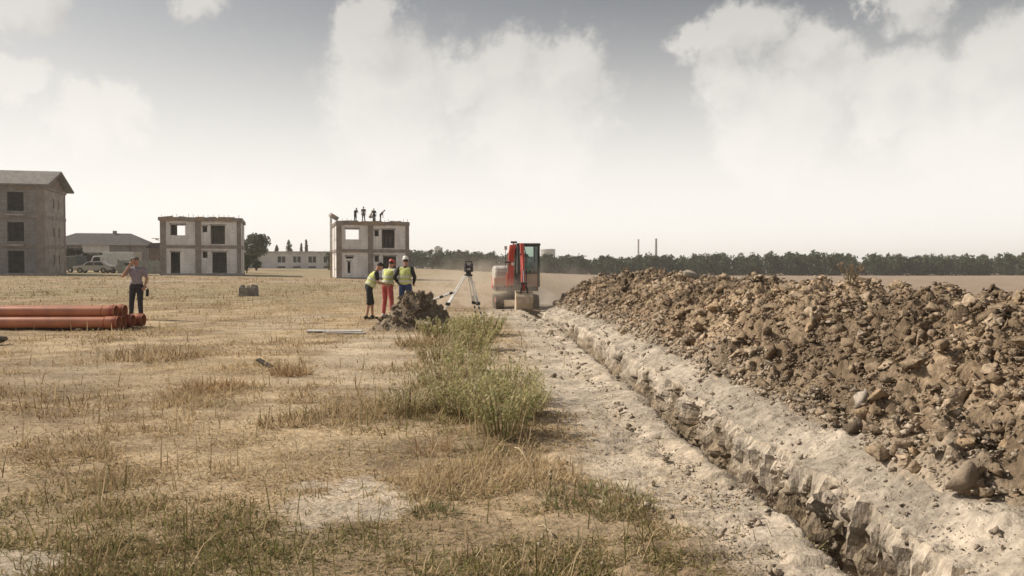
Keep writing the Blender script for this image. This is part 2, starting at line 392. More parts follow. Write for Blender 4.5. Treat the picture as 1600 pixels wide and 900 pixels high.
UU, YY = np.meshgrid(U, Y); DD = np.broadcast_to(DF, UU.shape)
near = sm(60, 25, np.abs(UU))
XX = UU + XL(YY) * near
prof = TD(YY)
ZZ = Gr(XX, YY)
ur = UU - TW
bl = sm(30, 26, YY) * sm(-9, -6, YY)
ZZ = ZZ + berm(ur) * bl * (0.8 + 0.5 * (fbm(XX * 1.3, YY * 1.3, 3, 31))) * (UU > .5)
ZZ = ZZ + 0.05 * sm(-.55, -.12, UU) * sm(.04, -.10, UU) * bl * (0.4 + 1.4 * fbm(XX * 2, YY * 2, 3, 32))     # low spill on the grass side
ZZ = ZZ + (0.07 * (fbm(XX * 5, YY * 5, 4, 33) - .5) + .035 * cell(XX, YY, .17, 351) * sm(.42, .6, fbm(XX * 1.2, YY * 1.2, 3, 34)) + .022 * cell(XX, YY, .10, 361) * (UU > TW)) * ((UU > -1.6) & (UU < 2.2)) * bl
# digging: depth, scraped grooves in the faces, crumbled lips
inwall = DD > 0
groove = fbm(YY * 7 + 1.2 * DD, DD * .7, 4, 41) - .5
groove2 = np.clip(fbm(YY * 3.1 + .8 * DD, DD * .5 + 4, 3, 42) - .56, 0, 1)
isr = UU > .5
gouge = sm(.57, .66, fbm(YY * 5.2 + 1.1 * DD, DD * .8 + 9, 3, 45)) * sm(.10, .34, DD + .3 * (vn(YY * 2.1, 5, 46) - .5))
amp = np.where(isr, .12 * groove + .30 * groove2 * sm(.05, .3, DD) + .16 * gouge + .065 * cell(YY + .10 * DD, DD * .34, .10, 371) + .05 * cell(YY + .05 * DD, DD * .5, .05, 381), .05 * groove)
amp = amp * sm(0, .12, DD) * (prof > .05)
XX = XX + np.where(inwall, amp, 0)
lip = (fbm(YY * 1.7, 1, 5, 43) - .5) * .24 + .07 * cell(YY, 0, .22, 341)
XX = XX + lip * ((UU > -.03) & (UU < TW + .05)) * np.where(isr, .9, .6) * (prof > .05)
ZZ = ZZ - DD * prof + np.where((DD >= 1), .14 * (fbm(UU * 6, YY * 3, 4, 44)), 0) * (prof > .05)
# colours: r,g,b of the soil, plus shade painted into the trench gouges
dist = np.hypot(XX, YY)
f1 = fbm(XX * .45, YY * .30, 4, 51); f2 = fbm(XX * 2.4, YY * 2.4, 4, 52); f3 = fbm(XX * .12, YY * .08, 4, 53)
sand = np.array((.44, .378, .305)); straw = np.array((.42, .325, .21)); brown = np.array((.24, .175, .11)); plough = np.array((.33, .255, .195)); olive = np.array((.27, .235, .14))
grey = np.array((.42, .385, .345))
def sandmask(x, y):
    u = np.asarray(x) - XL(y)
    e = -1.15 - .5 * (fbm(np.asarray(x) * .3 + 5, np.asarray(y) * .5, 3, 61) - .5) * 2 + .55 * sm(5.5, 3.6, y)
    m = sm(-.35, .25, u - e) * sm(33, 28, y)
    patch = sm(1.0, .6, np.hypot((np.asarray(x) + 1.05) / .52, (np.asarray(y) - 5.05) / .62) + 1.1 * (fbm(np.asarray(x) * 4, np.asarray(y) * 4, 4, 62) - .5))
    patch2 = sm(1.0, .6, np.hypot((np.asarray(x) + 2.6) / .5, (np.asarray(y) - 3.95) / .3) + .5 * (fbm(np.asarray(x) * 3, np.asarray(y) * 3, 3, 63) - .5))
    return np.clip(np.maximum(m, .92 * np.maximum(patch, patch2)), 0, 1)
def mixc(a, b, t): return a * (1 - t[..., None]) + b * t[..., None]
colr = mixc(np.broadcast_to(straw, XX.shape + (3,)), brown, sm(.40, .62, .5 * f1 + .5 * f2))
colr = mixc(colr, np.array((.34, .255, .17)), sm(26, 50, YY) * .8)
colr = mixc(colr, olive, sm(.42, .62, f3) * sm(25, 45, YY) * .7)
colr = mixc(colr, np.array((.46, .375, .27)), np.clip(sm(.40, .62, f1) * sm(7, 12, YY) * sm(30, 22, YY) * sm(-9, -5, XX), 0, 1) * .9)
colr = mixc(colr, brown, np.maximum(sm(-2.5, -7, XX) * sm(16, 6, YY), sm(6, 3.6, YY)) * .6)
colr = mixc(colr, sand, sandmask(XX, YY) * (.55 + .45 * f2) * (UU < 40))
rightf = sm(2, 6, ur) * sm(-1, 8, XX - .03 * YY) 
furrow = 0.5 + .5 * np.sin((YY + .25 * XX) * 2 * math.pi / 3.1 + 3 * f1)
pl = mixc(np.broadcast_to(plough, XX.shape + (3,)), plough * .8, np.clip(furrow * .3 + f2 * .4, 0, 1))
colr = mixc(colr, pl, np.clip(rightf + sm(30, 60, YY) * sm(-4, 3, XX - .05 * YY), 0, 1))
track = sm(1.6, .6, np.abs(YY - 74 - .25 * XX)) * sm(-6, -14, XX) * sm(-40, -32, XX)
colr = mixc(colr, sand, track * .8)
# trench: pale dusty lip, damp scraped clay below, gouges darkened as painted shade
damp = np.array((.24, .19, .135));  # damp clay low on the wall, and the painted shade of the gouges
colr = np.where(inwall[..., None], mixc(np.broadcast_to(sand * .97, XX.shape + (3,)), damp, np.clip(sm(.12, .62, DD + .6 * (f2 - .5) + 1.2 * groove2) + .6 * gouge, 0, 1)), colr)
bermc = (UU > TW) & (UU < TW + 1.3)
colr = np.where(bermc[..., None], mixc(np.broadcast_to(sand * .95, XX.shape + (3,)), sand * .70, sm(.40, .65, f2)), colr)
colr = colr * (0.92 + .16 * f2[..., None])
ny, nx = XX.shape
ii = np.arange(ny * nx).reshape(ny, nx)
F = np.stack((ii[:-1, :-1], ii[:-1, 1:], ii[1:, 1:], ii[1:, :-1]), -1).reshape(-1, 4)
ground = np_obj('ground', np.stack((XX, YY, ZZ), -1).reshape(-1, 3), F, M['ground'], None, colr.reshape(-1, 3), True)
crisp = ((UU > -.03) & (UU < TW + .01) & (YY < 12) & (YY > 2.4))[:-1, :-1].ravel(); ground.data.polygons.foreach_set('use_smooth', ~crisp)
tag(ground, 'dry trampled field with a narrow trench cut through pale soil', kind='structure')

# ================================================================== CLODS
def rock_proto(seed, sub=1, squash=.75, jag=.33):
    r = random.Random(seed)
    if sub < 3:                                              # broken clod: hull of a few random points, big ones crumbled further
        bm = bmesh.new(); ax = (r.uniform(.85, 1.35), r.uniform(.55, 1.0), squash * r.uniform(.6, 1.05))
        for _ in range(9 if sub == 1 else 12):
            d = Vector((r.gauss(0, 1), r.gauss(0, 1), r.gauss(0, 1))).normalized() * r.uniform(.6, 1.15); bm.verts.new((d.x * ax[0], d.y * ax[1], d.z * ax[2]))
        q = bmesh.ops.convex_hull(bm, input=bm.verts); bmesh.ops.delete(bm, geom=[g for g in bm.verts if not g.link_faces], context='VERTS')
        if sub == 2:
            bmesh.ops.subdivide_edges(bm, edges=bm.edges[:], cuts=1, use_grid_fill=True); bmesh.ops.triangulate(bm, faces=bm.faces[:])
            for v in bm.verts: v.co *= 1 + r.uniform(-.20, .14); v.co += Vector((r.gauss(0, .06), r.gauss(0, .06), r.gauss(0, .06)))
        bm.verts.index_update(); bm.verts.ensure_lookup_table()
        V = np.array([v.co[:] for v in bm.verts]); Fc = np.array([[v.index for v in f.verts] for f in bm.faces]); bm.free(); return V, Fc
    bm = bmesh.new(); bmesh.ops.create_icosphere(bm, subdivisions=sub, radius=1.0)
    pl = [(Vector((r.gauss(0, 1), r.gauss(0, 1), r.gauss(0, 1))).normalized(), r.uniform(.55, .95)) for _ in range(7)]
    sx, sy, sz = r.uniform(.8, 1.3), r.uniform(.75, 1.1), squash * r.uniform(.8, 1.15)
    for v in bm.verts:
        n = v.co.normalized(); q = 1.0
        for d, h in pl:
            k = n.dot(d)
            if k > h: q = min(q, h / k)
        v.co = n * q * (1 + jag * (r.random() - .5)); v.co.x *= sx; v.co.y *= sy; v.co.z *= sz
    V = np.array([v.co[:] for v in bm.verts]); Fc = np.array([[v.index for v in f.verts] for f in bm.faces]); bm.free(); return V, Fc
P2 = [rock_proto(100 + k, 2) for k in range(16)]
P1 = [rock_proto(200 + k, 1, .8, .4) for k in range(16)]
SOIL = np.array([(.31, .235, .16), (.265, .20, .135), (.36, .28, .20), (.205, .15, .10), (.30, .23, .165), (.33, .24, .155)])
def rocks_mesh(pos, rad, protos, cols, seed=0):
    rg = np.random.default_rng(seed); Vs = []; Fs = []; Cs = []; b = 0
    which = rg.integers(0, len(protos), len(pos))
    for k, (pv, pf) in enumerate(protos):
        ix = np.where(which == k)[0]
        if not len(ix): continue
        n = len(ix); a = rg.uniform(0, 2 * math.pi, n); tx = rg.normal(0, .5, n); ca, sa, ct, st = np.cos(a), np.sin(a), np.cos(tx), np.sin(tx)
        Rm = np.zeros((n, 3, 3)); Rm[:, 0, 0] = ca; Rm[:, 0, 1] = -sa * ct; Rm[:, 0, 2] = sa * st; Rm[:, 1, 0] = sa; Rm[:, 1, 1] = ca * ct; Rm[:, 1, 2] = -ca * st; Rm[:, 2, 1] = st; Rm[:, 2, 2] = ct
        v = np.einsum('nij,kj->nki', Rm, pv) * rad[ix, None, None] + pos[ix, None, :]
        f = pf[None] + (b + np.arange(n) * len(pv))[:, None, None]
        Vs.append(v.reshape(-1, 3)); Fs.append(f.reshape(-1, 3)); Cs.append(np.repeat(cols[ix], len(pv), 0)); b += n * len(pv)
    return np.concatenate(Vs), np.concatenate(Fs), np.concatenate(Cs)
proto_me = []
for k, (v, f) in enumerate(P2):
    c = SOIL[k % 6] * (0.9 + .2 * (k % 3) / 2)
    me = np_mesh('clod', v, f, np.broadcast_to(c, (len(v), 3)), False); me.materials.append(M['clod']); proto_me.append(me)

# ================================================================== SPOIL HEAP
spoil = empty('spoil_heap', (4.2, 12, 0), 0, 'long heap of brown excavated clods running beside the trench', 'soil heap')
def child(o, parent): o.parent = parent; o.matrix_parent_inverse = Matrix.Translation(-Vector(parent.location)); return o
hu = np.concatenate((np.arange(.02, 2.7, .028), np.arange(2.7, 5.2, .08))); hy = np.concatenate((np.arange(-5, 3, .15), np.arange(3, 9, .03), np.arange(9, 16, .05), np.arange(16, 31, .09)))
HU, HY = np.meshgrid(hu, hy); HX = XL(HY) + TW + HU; Hh = heap(HU, HY)
HZ = Gr(HX, HY) + berm(HU) + Hh - .05 + .0 * HU
HZ = np.where(Hh < .03, HZ - .08, HZ)
hf = fbm(HX * 1.7, HY * 1.7, 4, 71)
def tone(x, y): return .72 + .62 * sm(.3, .7, fbm(x * .9, y * .7, 4, 72))       # damp and dry batches of spoil
hc_ = mixc(np.broadcast_to(SOIL[0], HX.shape + (3,)), SOIL[3], sm(.35, .65, hf)) * tone(HX, HY)[..., None]
hc_ = mixc(hc_, np.array((.41, .345, .27)), sm(.75, .2, HU) * .8)
ii = np.arange(HX.size).reshape(HX.shape)
F = np.stack((ii[:-1, :-1], ii[:-1, 1:], ii[1:, 1:], ii[1:, :-1]), -1).reshape(-1, 4)
hb = np_obj('heap_body', np.stack((HX, HY, HZ), -1).reshape(-1, 3), F, M['clod'], None, hc_.reshape(-1, 3), False); child(hb, spoil)
def soil_z(x, y):
    u = x - XL(y) - TW; return Gr(x, y) + np.where(u > 0, berm(u), 0) + heap(u, y)
N = 40000
cy_ = np.where(RNG.random(N) < .6, 2.2 * (29.8 / 2.2) ** RNG.random(N), RNG.uniform(1, 30.2, N))
cu = RNG.uniform(.2, 3.5, N) ; cu = np.where(RNG.random(N) < .12, RNG.uniform(3.2, 4.9, N), cu)
keep = heap(cu, cy_) > .04; cu, cy_ = cu[keep], cy_[keep]; n = len(cu)
rad = .018 * (RNG.pareto(2.15, n) + 1); rad = np.clip(rad, .017, .13) * (0.70 + .03 * np.minimum(cy_, 22))
cx_ = XL(cy_) + TW + cu
lowp = sm(1.1, .35, cu)                                       # near the trench the clods are dusted with the pale subsoil
cc = SOIL[RNG.integers(0, 6, n)] * RNG.uniform(.75, 1.2, (n, 1)) * tone(cx_, cy_)[:, None]; t_ = np.clip(lowp * .7 + (RNG.random(n) < .09) * .5, 0, 1)[:, None]
cc = cc * (1 - t_) + np.array((.43, .365, .29)) * t_
cz = soil_z(cx_, cy_) - rad * .12
pos = np.stack((cx_, cy_, cz), 1)
vis = (cx_ / np.maximum(cy_, .1) < .68) & (cu < 2.5)
app = np.where(vis, rad / np.hypot(cx_, cy_), 0); order = np.argsort(-app)
for i in order[:290]:
    o = bpy.data.objects.new('clod', proto_me[int(RNG.integers(0, 16))]); o.scale = (float(rad[i]),) * 3; o.location = pos[i]
    o.rotation_euler = (float(RNG.normal(0, .4)), float(RNG.normal(0, .4)), float(RNG.uniform(0, 6.28))); link(o); child(o, spoil)
rest = order[290:]
big = rest[rad[rest] / np.hypot(cx_, cy_)[rest] > .0050]; sml = rest[rad[rest] / np.hypot(cx_, cy_)[rest] <= .0050]
a = rocks_mesh(pos[big], rad[big], P2, cc[big], 1); b = rocks_mesh(pos[sml], rad[sml], P1, cc[sml], 2)
o = np_obj('loose_clods', np.concatenate((a[0], b[0])), np.concatenate((a[1], b[1] + len(a[0]))), M['clod'], None, np.concatenate((a[2], b[2]))); child(o, spoil); o['kind'] = 'stuff'

# distinctive lumps on the heap
def boulder(name, loc, size, rot, mat, label, cat, seed, sub=3, jag=.10):
    v, f = rock_proto(seed, 2, .95, jag); v = v * np.array(size) * 1.1
    me = np_mesh(name, v, f); me.materials.append(mat); o = link(bpy.data.objects.new(name, me)); o.location = loc; o.rotation_euler = rot
    return tag(o, label, cat)
def on_soil(x, y, dz): return (x, y, float(soil_z(np.array(x), np.array(y))) + dz)
boulder('boulder', on_soil(2.66, 4.68, .06), (.155, .12, .115), (.1, -.2, .3), M['stone_brown'], 'large dark boulder with sunlit reddish top low on the clod heap', 'boulder', 31)
boulder('stone_block', on_soil(2.90, 6.6, .09), (.105, .09, .16), (.1, .1, .5), M['stone_pale'], 'upright pale rounded stone at the foot of the clod heap', 'stone', 32)
boulder('soil_lump', on_soil(2.68, 6.2, .04), (.115, .09, .085), (0, .1, .2), M['damp_soil'], 'dark damp lump lying on the pale soil below the upright stone', 'soil lump', 33)
boulder('concrete_lump', on_soil(4.35, 19.4, .10), (.23, .15, .15), (0, .1, .2), M['stone_pale'], 'whitish lump of concrete sitting on the crest of the clod heap', 'concrete lump', 34)
boulder('soil_lump', on_soil(4.15, 12.3, .10), (.19, .13, .13), (0, .1, .9), M['brick_wall'], 'reddish brown lump standing up from the crest of the heap', 'soil lump', 35)

# crumbs scattered on the pale strip, on both lips of the trench and on its floor
N = 8000
ky = 3.2 * (27.5 / 3.2) ** RNG.random(N); ku = np.where(RNG.random(N) < .5, RNG.normal(-.18, .22, N), np.where(RNG.random(N) < .75, RNG.uniform(TW + .03, TW + .75, N), RNG.uniform(-1.5, 0, N)))
ku = np.where((ku > -.02) & (ku < TW + .02), -.1, ku)
kx = XL(ky) + ku; kr = np.clip(.006 * (RNG.pareto(2.3, N) + 1), .005, .045) * (.8 + .05 * np.minimum(ky, 20))
kz = Gr(kx, ky) + np.where(ku > TW, berm(ku - TW), 0) + np.where((ku > -.55) & (ku < 0), .03, 0) + kr * .3
kc = np.array((.38, .315, .24)) * RNG.uniform(.7, 1.1, (N, 1))
N2 = 2600                                                   # fallen on the floor and stuck in the faces
wy_ = 3.2 * (26 / 3.2) ** RNG.random(N2); df = RNG.random(N2); onw = RNG.random(N2) < .6
wx_ = XL(wy_) + np.where(onw, TW - .02 - .09 * df, RNG.uniform(.12, .54, N2)); wz_ = Gr(wx_, wy_) - np.where(onw, df * .8, .78) * TD(wy_) / .82
wr_ = np.clip(.009 * (RNG.pareto(2.2, N2) + 1), .008, .06) * (.8 + .05 * np.minimum(wy_, 20))
kx = np.concatenate((kx, wx_)); ky = np.concatenate((ky, wy_)); kz = np.concatenate((kz, wz_)); kr = np.concatenate((kr, wr_)); kc = np.concatenate((kc, np.array((.34, .28, .21)) * RNG.uniform(.6, 1.1, (N2, 1))))
v, f, c = rocks_mesh(np.stack((kx, ky, kz), 1), kr, P1, kc, 3)
tag(np_obj('soil_crumbs', v, f, M['clod'], None, c), 'small crumbs of pale soil scattered along both trench edges', 'soil', kind='stuff')

# ================================================================== DRY GRASS
def blades(x, y, z, L, wd, col, az, lean, curve):
    """each blade: two quads tapering to a point; returns verts, tris, colours"""
    n = len(x); dx, dy = np.cos(az), np.sin(az); px, py = -dy, dx
    pts = []
    for k, t in enumerate((0, .55, 1.0)):
        h = L * t * np.cos(lean + curve * t); r = L * t * np.sin(lean + curve * t); ww = wd * (1, .8, .0)[k]
        cx, cy, cz = x + dx * r, y + dy * r, z + np.maximum(h, .004)
        pts.append((cx - px * ww, cy - py * ww, cz))
        if k < 2: pts.append((cx + px * ww, cy + py * ww, cz))
    V = np.stack([np.stack(q, -1) for q in pts], 1)
    base = (np.arange(n) * 5)[:, None]
    Fq = base + np.array([[0, 1, 3, 2]]); Ft = base + np.array([[2, 3, 4]])
    return V.reshape(-1, 3), [Fq, Ft], np.repeat(col, 5, 0)
def trampled(x, y): return sm(.40, .62, fbm(x * .45, y * .30, 4, 51)) * sm(7, 12, y) * sm(-9, -5, x)
N = 470000
gy = 3.0 * (78 / 3.0) ** (RNG.random(N) ** .9); gx = RNG.uniform(-.80, .42, N) * gy + RNG.normal(0, .1, N)
u = gx - XL(gy); sd = sandmask(gx, gy)
cl = fbm(gx * 1.1, gy * 1.1, 4, 81); cl2 = fbm(gx * .35, gy * .25, 3, 82); cl3 = fbm(gx * 3.5, gy * 3.5, 3, 83)
pr = np.clip((.18 + 1.1 * sm(.38, .66, .6 * cl + .4 * cl3)) * (1 - .93 * sd) * (1 - .62 * trampled(gx, gy)), 0, 1)
keep = (u < -.12) & (RNG.random(N) < pr); gx, gy, cl, cl2, cl3, sd = [q[keep] for q in (gx, gy, cl, cl2, cl3, sd)]; n = len(gx)
L = RNG.uniform(.03, .085, n) * (.7 + 1.1 * sm(.5, .75, cl)) ; tall = RNG.random(n) < .012; L = np.where(tall, RNG.uniform(.12, .30, n), L)
L = L * (1 + .5 * sm(24, 60, gy)); row = np.exp(-((gx + .35 + .045 * gy) / (.35 + .05 * gy)) ** 2) * sm(5.6, 6.8, gy) * sm(21, 18, gy); L = L * (1 + 1.5 * row * RNG.random(n))
lean = np.where(RNG.random(n) < .68, RNG.uniform(.95, 1.5, n), RNG.uniform(.2, .95, n)); lean = np.where(tall, RNG.uniform(.02, .35, n), lean)
wd = .0016 + .00042 * gy
PAL = np.array([(.60, .48, .31), (.52, .40, .24), (.43, .32, .18), (.30, .215, .12), (.22, .15, .085)])
gi = np.clip((RNG.normal(0, 1, n) + 1.5 + 1.6 * (cl2 - .5) * 3 + .8 * sm(-2, -7, gx) * sm(18, 8, gy) + .7 * sm(6.5, 4, gy) + .5 * sm(25, 45, gy)), 0, 4).astype(int); gc = PAL[gi] * RNG.uniform(.85, 1.12, (n, 1))
gf = np.clip(sm(5.6, 4.0, gy + .8 * (cl2 - .5) - .12 * np.abs(gx + .2)) * .55 + sm(.52, .7, fbm(gx * .8, gy * .5, 3, 84)) * .25 * (gy < 9) + .22 * sm(28, 40, gy) * (cl2 > .5) + .35 * sm(-2.2, -4, gx) * sm(6.5, 4.5, gy), 0, .85)
gf = np.clip(gf + .45 * row, 0, .85); isg = RNG.random(n) < gf; gc = np.where(isg[:, None], np.array((.17, .17, .07)) * RNG.uniform(.6, 1.35, (n, 1)) + np.array((.05, .02, 0)) * RNG.random((n, 1)), gc)
V, Fs, cc2 = blades(gx, gy, Gr(gx, gy) - .004, L, wd, gc, RNG.uniform(0, 6.283, n), lean, RNG.uniform(-.1, .6, n))
tag(np_obj('dry_grass', V, Fs, M['blade'], None, cc2), 'dry straw coloured grass and stubble over the trampled field', 'grass', kind='stuff')

# tall stalk tussocks that stand out of the stubble
def tuft_points(cx, cy, r, n, rg):
    a = rg.uniform(0, 6.283, n); q = r * np.sqrt(rg.random(n)); return cx + q * np.cos(a), cy + q * np.sin(a), a
def tussock(cx, cy, r, h, n, pal, label, name='grass_tussock', cat='grass', group='dry tussocks on the field', green=0., seed=0):
    rg = np.random.default_rng(500 + seed); x, y, a = tuft_points(cx, cy, r, n, rg)
    Lq = h * rg.uniform(.2, .7, n); c = np.array(pal)[rg.integers(0, len(pal), n)] * rg.uniform(.8, 1.15, (n, 1))
    V, Fs, c = blades(x - cx, y - cy, Gr(x, y) - float(Gr(np.array(cx), np.array(cy))) - .01, Lq, .0018 + .00045 * cy + 0 * x, c, a + rg.normal(0, 1.2, n), rg.uniform(.05, 1.25, n), rg.uniform(0, .6, n))
    o = np_obj(name, V, Fs, M['blade'], None, c); o.location = (cx, cy, float(Gr(np.array(cx), np.array(cy)))); return tag(o, label, cat, group)
DRY = [(.56, .44, .28), (.44, .33, .19), (.32, .23, .13), (.24, .165, .09)]
RED = [(.40, .27, .15), (.30, .19, .10), (.46, .34, .2)]
for k, (tx, ty, tr, th, tn, pal, lab) in enumerate([
    (-5.9, 13.2, .75, .40, 700, DRY, 'broad dry tussock in the open field in front of the orange pipes'),
    (-3.1, 11.2, .28, .34, 300, RED, 'rusty brown tussock just beyond the small dark broken board'),
    (-3.7, 9.9, .40, .30, 380, RED, 'low reddish dry tussock nearer than the small dark broken board'),
    (-2.15, 7.6, .26, .22, 260, DRY, 'low dark dry tussock in the middle of the stubble'),
    (-.62, 6.35, .16, .42, 70, RED, 'few tall reddish stalks standing before the green weeds'),
    (-4.7, 8.6, .6, .26, 420, DRY, 'wide flattened dry tussock over dark stubble'),
    (-.45, 4.75, .14, .16, 170, [(.13, .14, .06), (.18, .17, .08), (.25, .2, .11)], 'small dark green plant beside the bare grey patch'),
    (-1.75, 15.4, .5, .5, 420, DRY, 'pale straw tussock at the far side of the green weeds'),
    (.55, 5.0, .35, .2, 420, [(.17, .19, .08), (.22, .22, .1), (.4, .32, .18)], 'short greenish tuft at the edge of the pale soil strip'),
    (1.42, 4.15, .16, .16, 260, [(.28, .25, .1), (.2, .19, .08), (.4, .32, .17)], 'yellow green tuft on the very edge of the trench'),
    (-7.6, 9.2, .8, .22, 600, RED, 'brown matted tussock near the edge of the field'),
]): tussock(tx, ty, tr, th, tn, pal, lab, seed=k)

# ================================================================== GREEN WEEDS
def weed(cx, cy, r, h, ns, label, seed, greens=None, leaf=.022):
    rg = np.random.default_rng(900 + seed); gz = float(Gr(np.array(cx), np.array(cy)))
    greens = greens or [(.40, .385, .195), (.33, .335, .15), (.46, .42, .225), (.55, .47, .28)]
    root = empty('weed_bush', (cx, cy, gz), 0, label, 'weed', 'green weeds in the middle of the field')
    a = rg.uniform(0, 6.283, ns); q = r * .75 * np.sqrt(rg.random(ns)); bx, by = q * np.cos(a), q * np.sin(a); hh = h * rg.uniform(.55, 1.08, ns) * (1 - .35 * (q / r) ** 2)
    gzl = Gr(cx + bx, cy + by) - gz
    lean = .06 + .42 * q / r * rg.uniform(.5, 1.2, ns); wd = .0016 + .00035 * cy
    c = np.array([(.24, .22, .11)]) * rg.uniform(.7, 1.2, (ns, 1))
    V, Fs, cs = blades(bx, by, gzl - .01, hh, wd + 0 * bx, c, a, lean, .2 + 0 * a)
    np_obj('stalks', V, Fs, M['blade'], root, cs)
    nd = max(4, ns // 4); da = rg.uniform(0, 6.283, nd); dq = r * np.sqrt(rg.random(nd)); c = np.array(DRY)[rg.integers(0, 4, nd)] * 1.1; ddx, ddy = dq * np.cos(da), dq * np.sin(da)
    V, Fs, cs = blades(ddx, ddy, Gr(cx + ddx, cy + ddy) - gz - .01, h * rg.uniform(.5, 1.2, nd), wd + 0 * da, c, da, rg.uniform(.02, .5, nd), rg.uniform(0, .4, nd)); np_obj('dead_stalks', V, Fs, M['blade'], root, cs)
    nl = 20; t = rg.uniform(.22, 1.05, (ns, nl)); ang = (lean[:, None] + .2 * t)
    lx = bx[:, None] + np.cos(a)[:, None] * hh[:, None] * t * np.sin(ang); ly = by[:, None] + np.sin(a)[:, None] * hh[:, None] * t * np.sin(ang); lz = gzl[:, None] + hh[:, None] * t * np.cos(ang)
    n = ns * nl; la = rg.uniform(0, 6.283, n); Lq = leaf * rg.uniform(.8, 2.6, n) * (1 + .03 * cy)
    gi = rg.integers(0, len(greens), n); c = np.array(greens)[gi] * rg.uniform(.75, 1.25, (n, 1))
    V, Fs, cs = blades(lx.ravel(), ly.ravel(), lz.ravel(), Lq, .0042 + .00042 * cy + 0 * Lq, c, la, rg.uniform(.2, 1.3, n), rg.uniform(0, .5, n))
    np_obj('foliage', V, Fs, M['leaf'], root, cs)
W = [(-.10, 7.0, .34, .62, 150, 'nearest tall green weed clump beside the pale soil strip'),
     (-.42, 7.9, .42, .58, 170, 'bushy green weed clump just behind the nearest one'),
     (.14, 7.9, .30, .46, 110, 'low green weed clump overhanging the pale soil strip'),
     (-.05, 8.9, .42, .56, 150, 'green weed clump in the middle of the weed row'),
     (-.78, 9.4, .42, .50, 130, 'olive weed clump on the stubble side of the row'),
     (-.62, 11.2, .5, .50, 140, 'grey green weed clump halfway along the row'),
     (-1.15, 12.6, .5, .50, 130, 'olive weed clump beside the pale straw tussock'),
     (-.70, 14.6, .55, .62, 150, 'tall green weed clump towards the tripod'),
     (-1.45, 16.2, .55, .55, 140, 'green weed clump in front of the rubble pile'),
     (-.62, 17.6, .6, .62, 150, 'green weed clump below the survey tripod'),
     (-1.1, 18.6, .5, .45, 110, 'farthest green weed clump around the tripod foot'),
     (-1.05, 8.2, .5, .34, 110, 'low straw coloured weed clump on the open stubble beside the green ones')]
TAN = [(.50, .41, .25), (.40, .32, .18), (.34, .33, .18), (.55, .46, .3)]
for k, q in enumerate(W): weed(q[0], q[1], q[2] * .82, q[3] * .92, int(q[4] * .55), q[5], k, TAN if k in (4, 6, 11) else None)
weed(4.25, 10.05, .05, .42, 10, 'single dry stalk standing on the crest of the clod heap', 40, [(.25, .18, .11), (.3, .22, .14)])
ow = bpy.data.objects[[o.name for o in bpy.data.objects if o.name.startswith('weed_bush')][-1]]
ow.name = 'dry_stalk'; ow.location.z = float(soil_z(np.array(4.25), np.array(10.05))) - .02; del ow['group']

# fallen bleached stems near the camera
def stem(p0, p1, r, label):
    b = MB(); p0 = Vector(p0); p1 = Vector(p1); n = 6; prev = p0
    for k in range(1, n + 1):
        q = p0.lerp(p1, k / n) + Vector((0, 0, .03 * math.sin(k * 1.3))); b.tube(prev, q, r * (1 - .1 * k), r * (1 - .1 * (k + 1)), 6); prev = q
    tag(b.build('fallen_straw', M['straw_stem'], None), label, 'straw', 'bleached stems in the stubble')
stem((.15, 4.45, .05), (.32, 4.1, .03), .006, 'bleached dry stem lying in stubble close to the camera')
stem((.02, 6.1, .12), (.22, 5.6, .03), .006, 'bent bleached stem between the stubble and the pale strip')

# ================================================================== TREES AND WOODLAND
def leaf_cloud(cent, rad, n, size, pal, rg, flat=.0):
    """n leaf quads spread through lobes (centres, radii)"""
    cent = np.asarray(cent); rad = np.asarray(rad); wgt = rad ** 2; wgt = wgt / wgt.sum(); k = rg.choice(len(cent), n, p=wgt)
    d = rg.normal(0, 1, (n, 3)); d /= np.linalg.norm(d, axis=1)[:, None]; q = rg.random(n) ** .45
    p_ = cent[k] + d * (rad[k] * q)[:, None] * np.array((1, 1, .85))
    nrm = d + rg.normal(0, .7, (n, 3)); nrm /= np.linalg.norm(nrm, axis=1)[:, None]
    tv = np.cross(nrm, rg.normal(0, 1, (n, 3))); tv /= np.linalg.norm(tv, axis=1)[:, None]; bv = np.cross(nrm, tv)
    s_ = size * rg.uniform(.6, 1.4, n); V = np.stack((p_ + tv * s_[:, None], p_ + bv * (s_ * .6)[:, None], p_ - tv * s_[:, None], p_ - bv * (s_ * .6)[:, None]), 1)
    lob = rg.uniform(.8, 1.2, len(cent)); c = np.array(pal)[rg.integers(0, len(pal), n)] * (lob[k] * rg.uniform(.8, 1.2, n))[:, None]
    return V.reshape(-1, 3), np.arange(n * 4).reshape(n, 4), np.repeat(c, 4, 0)
GREEN = [(.060, .082, .040), (.050, .068, .034), (.075, .095, .045), (.042, .056, .030)]
OLIVE = [(.10, .11, .075), (.085, .095, .06), (.12, .125, .085)]
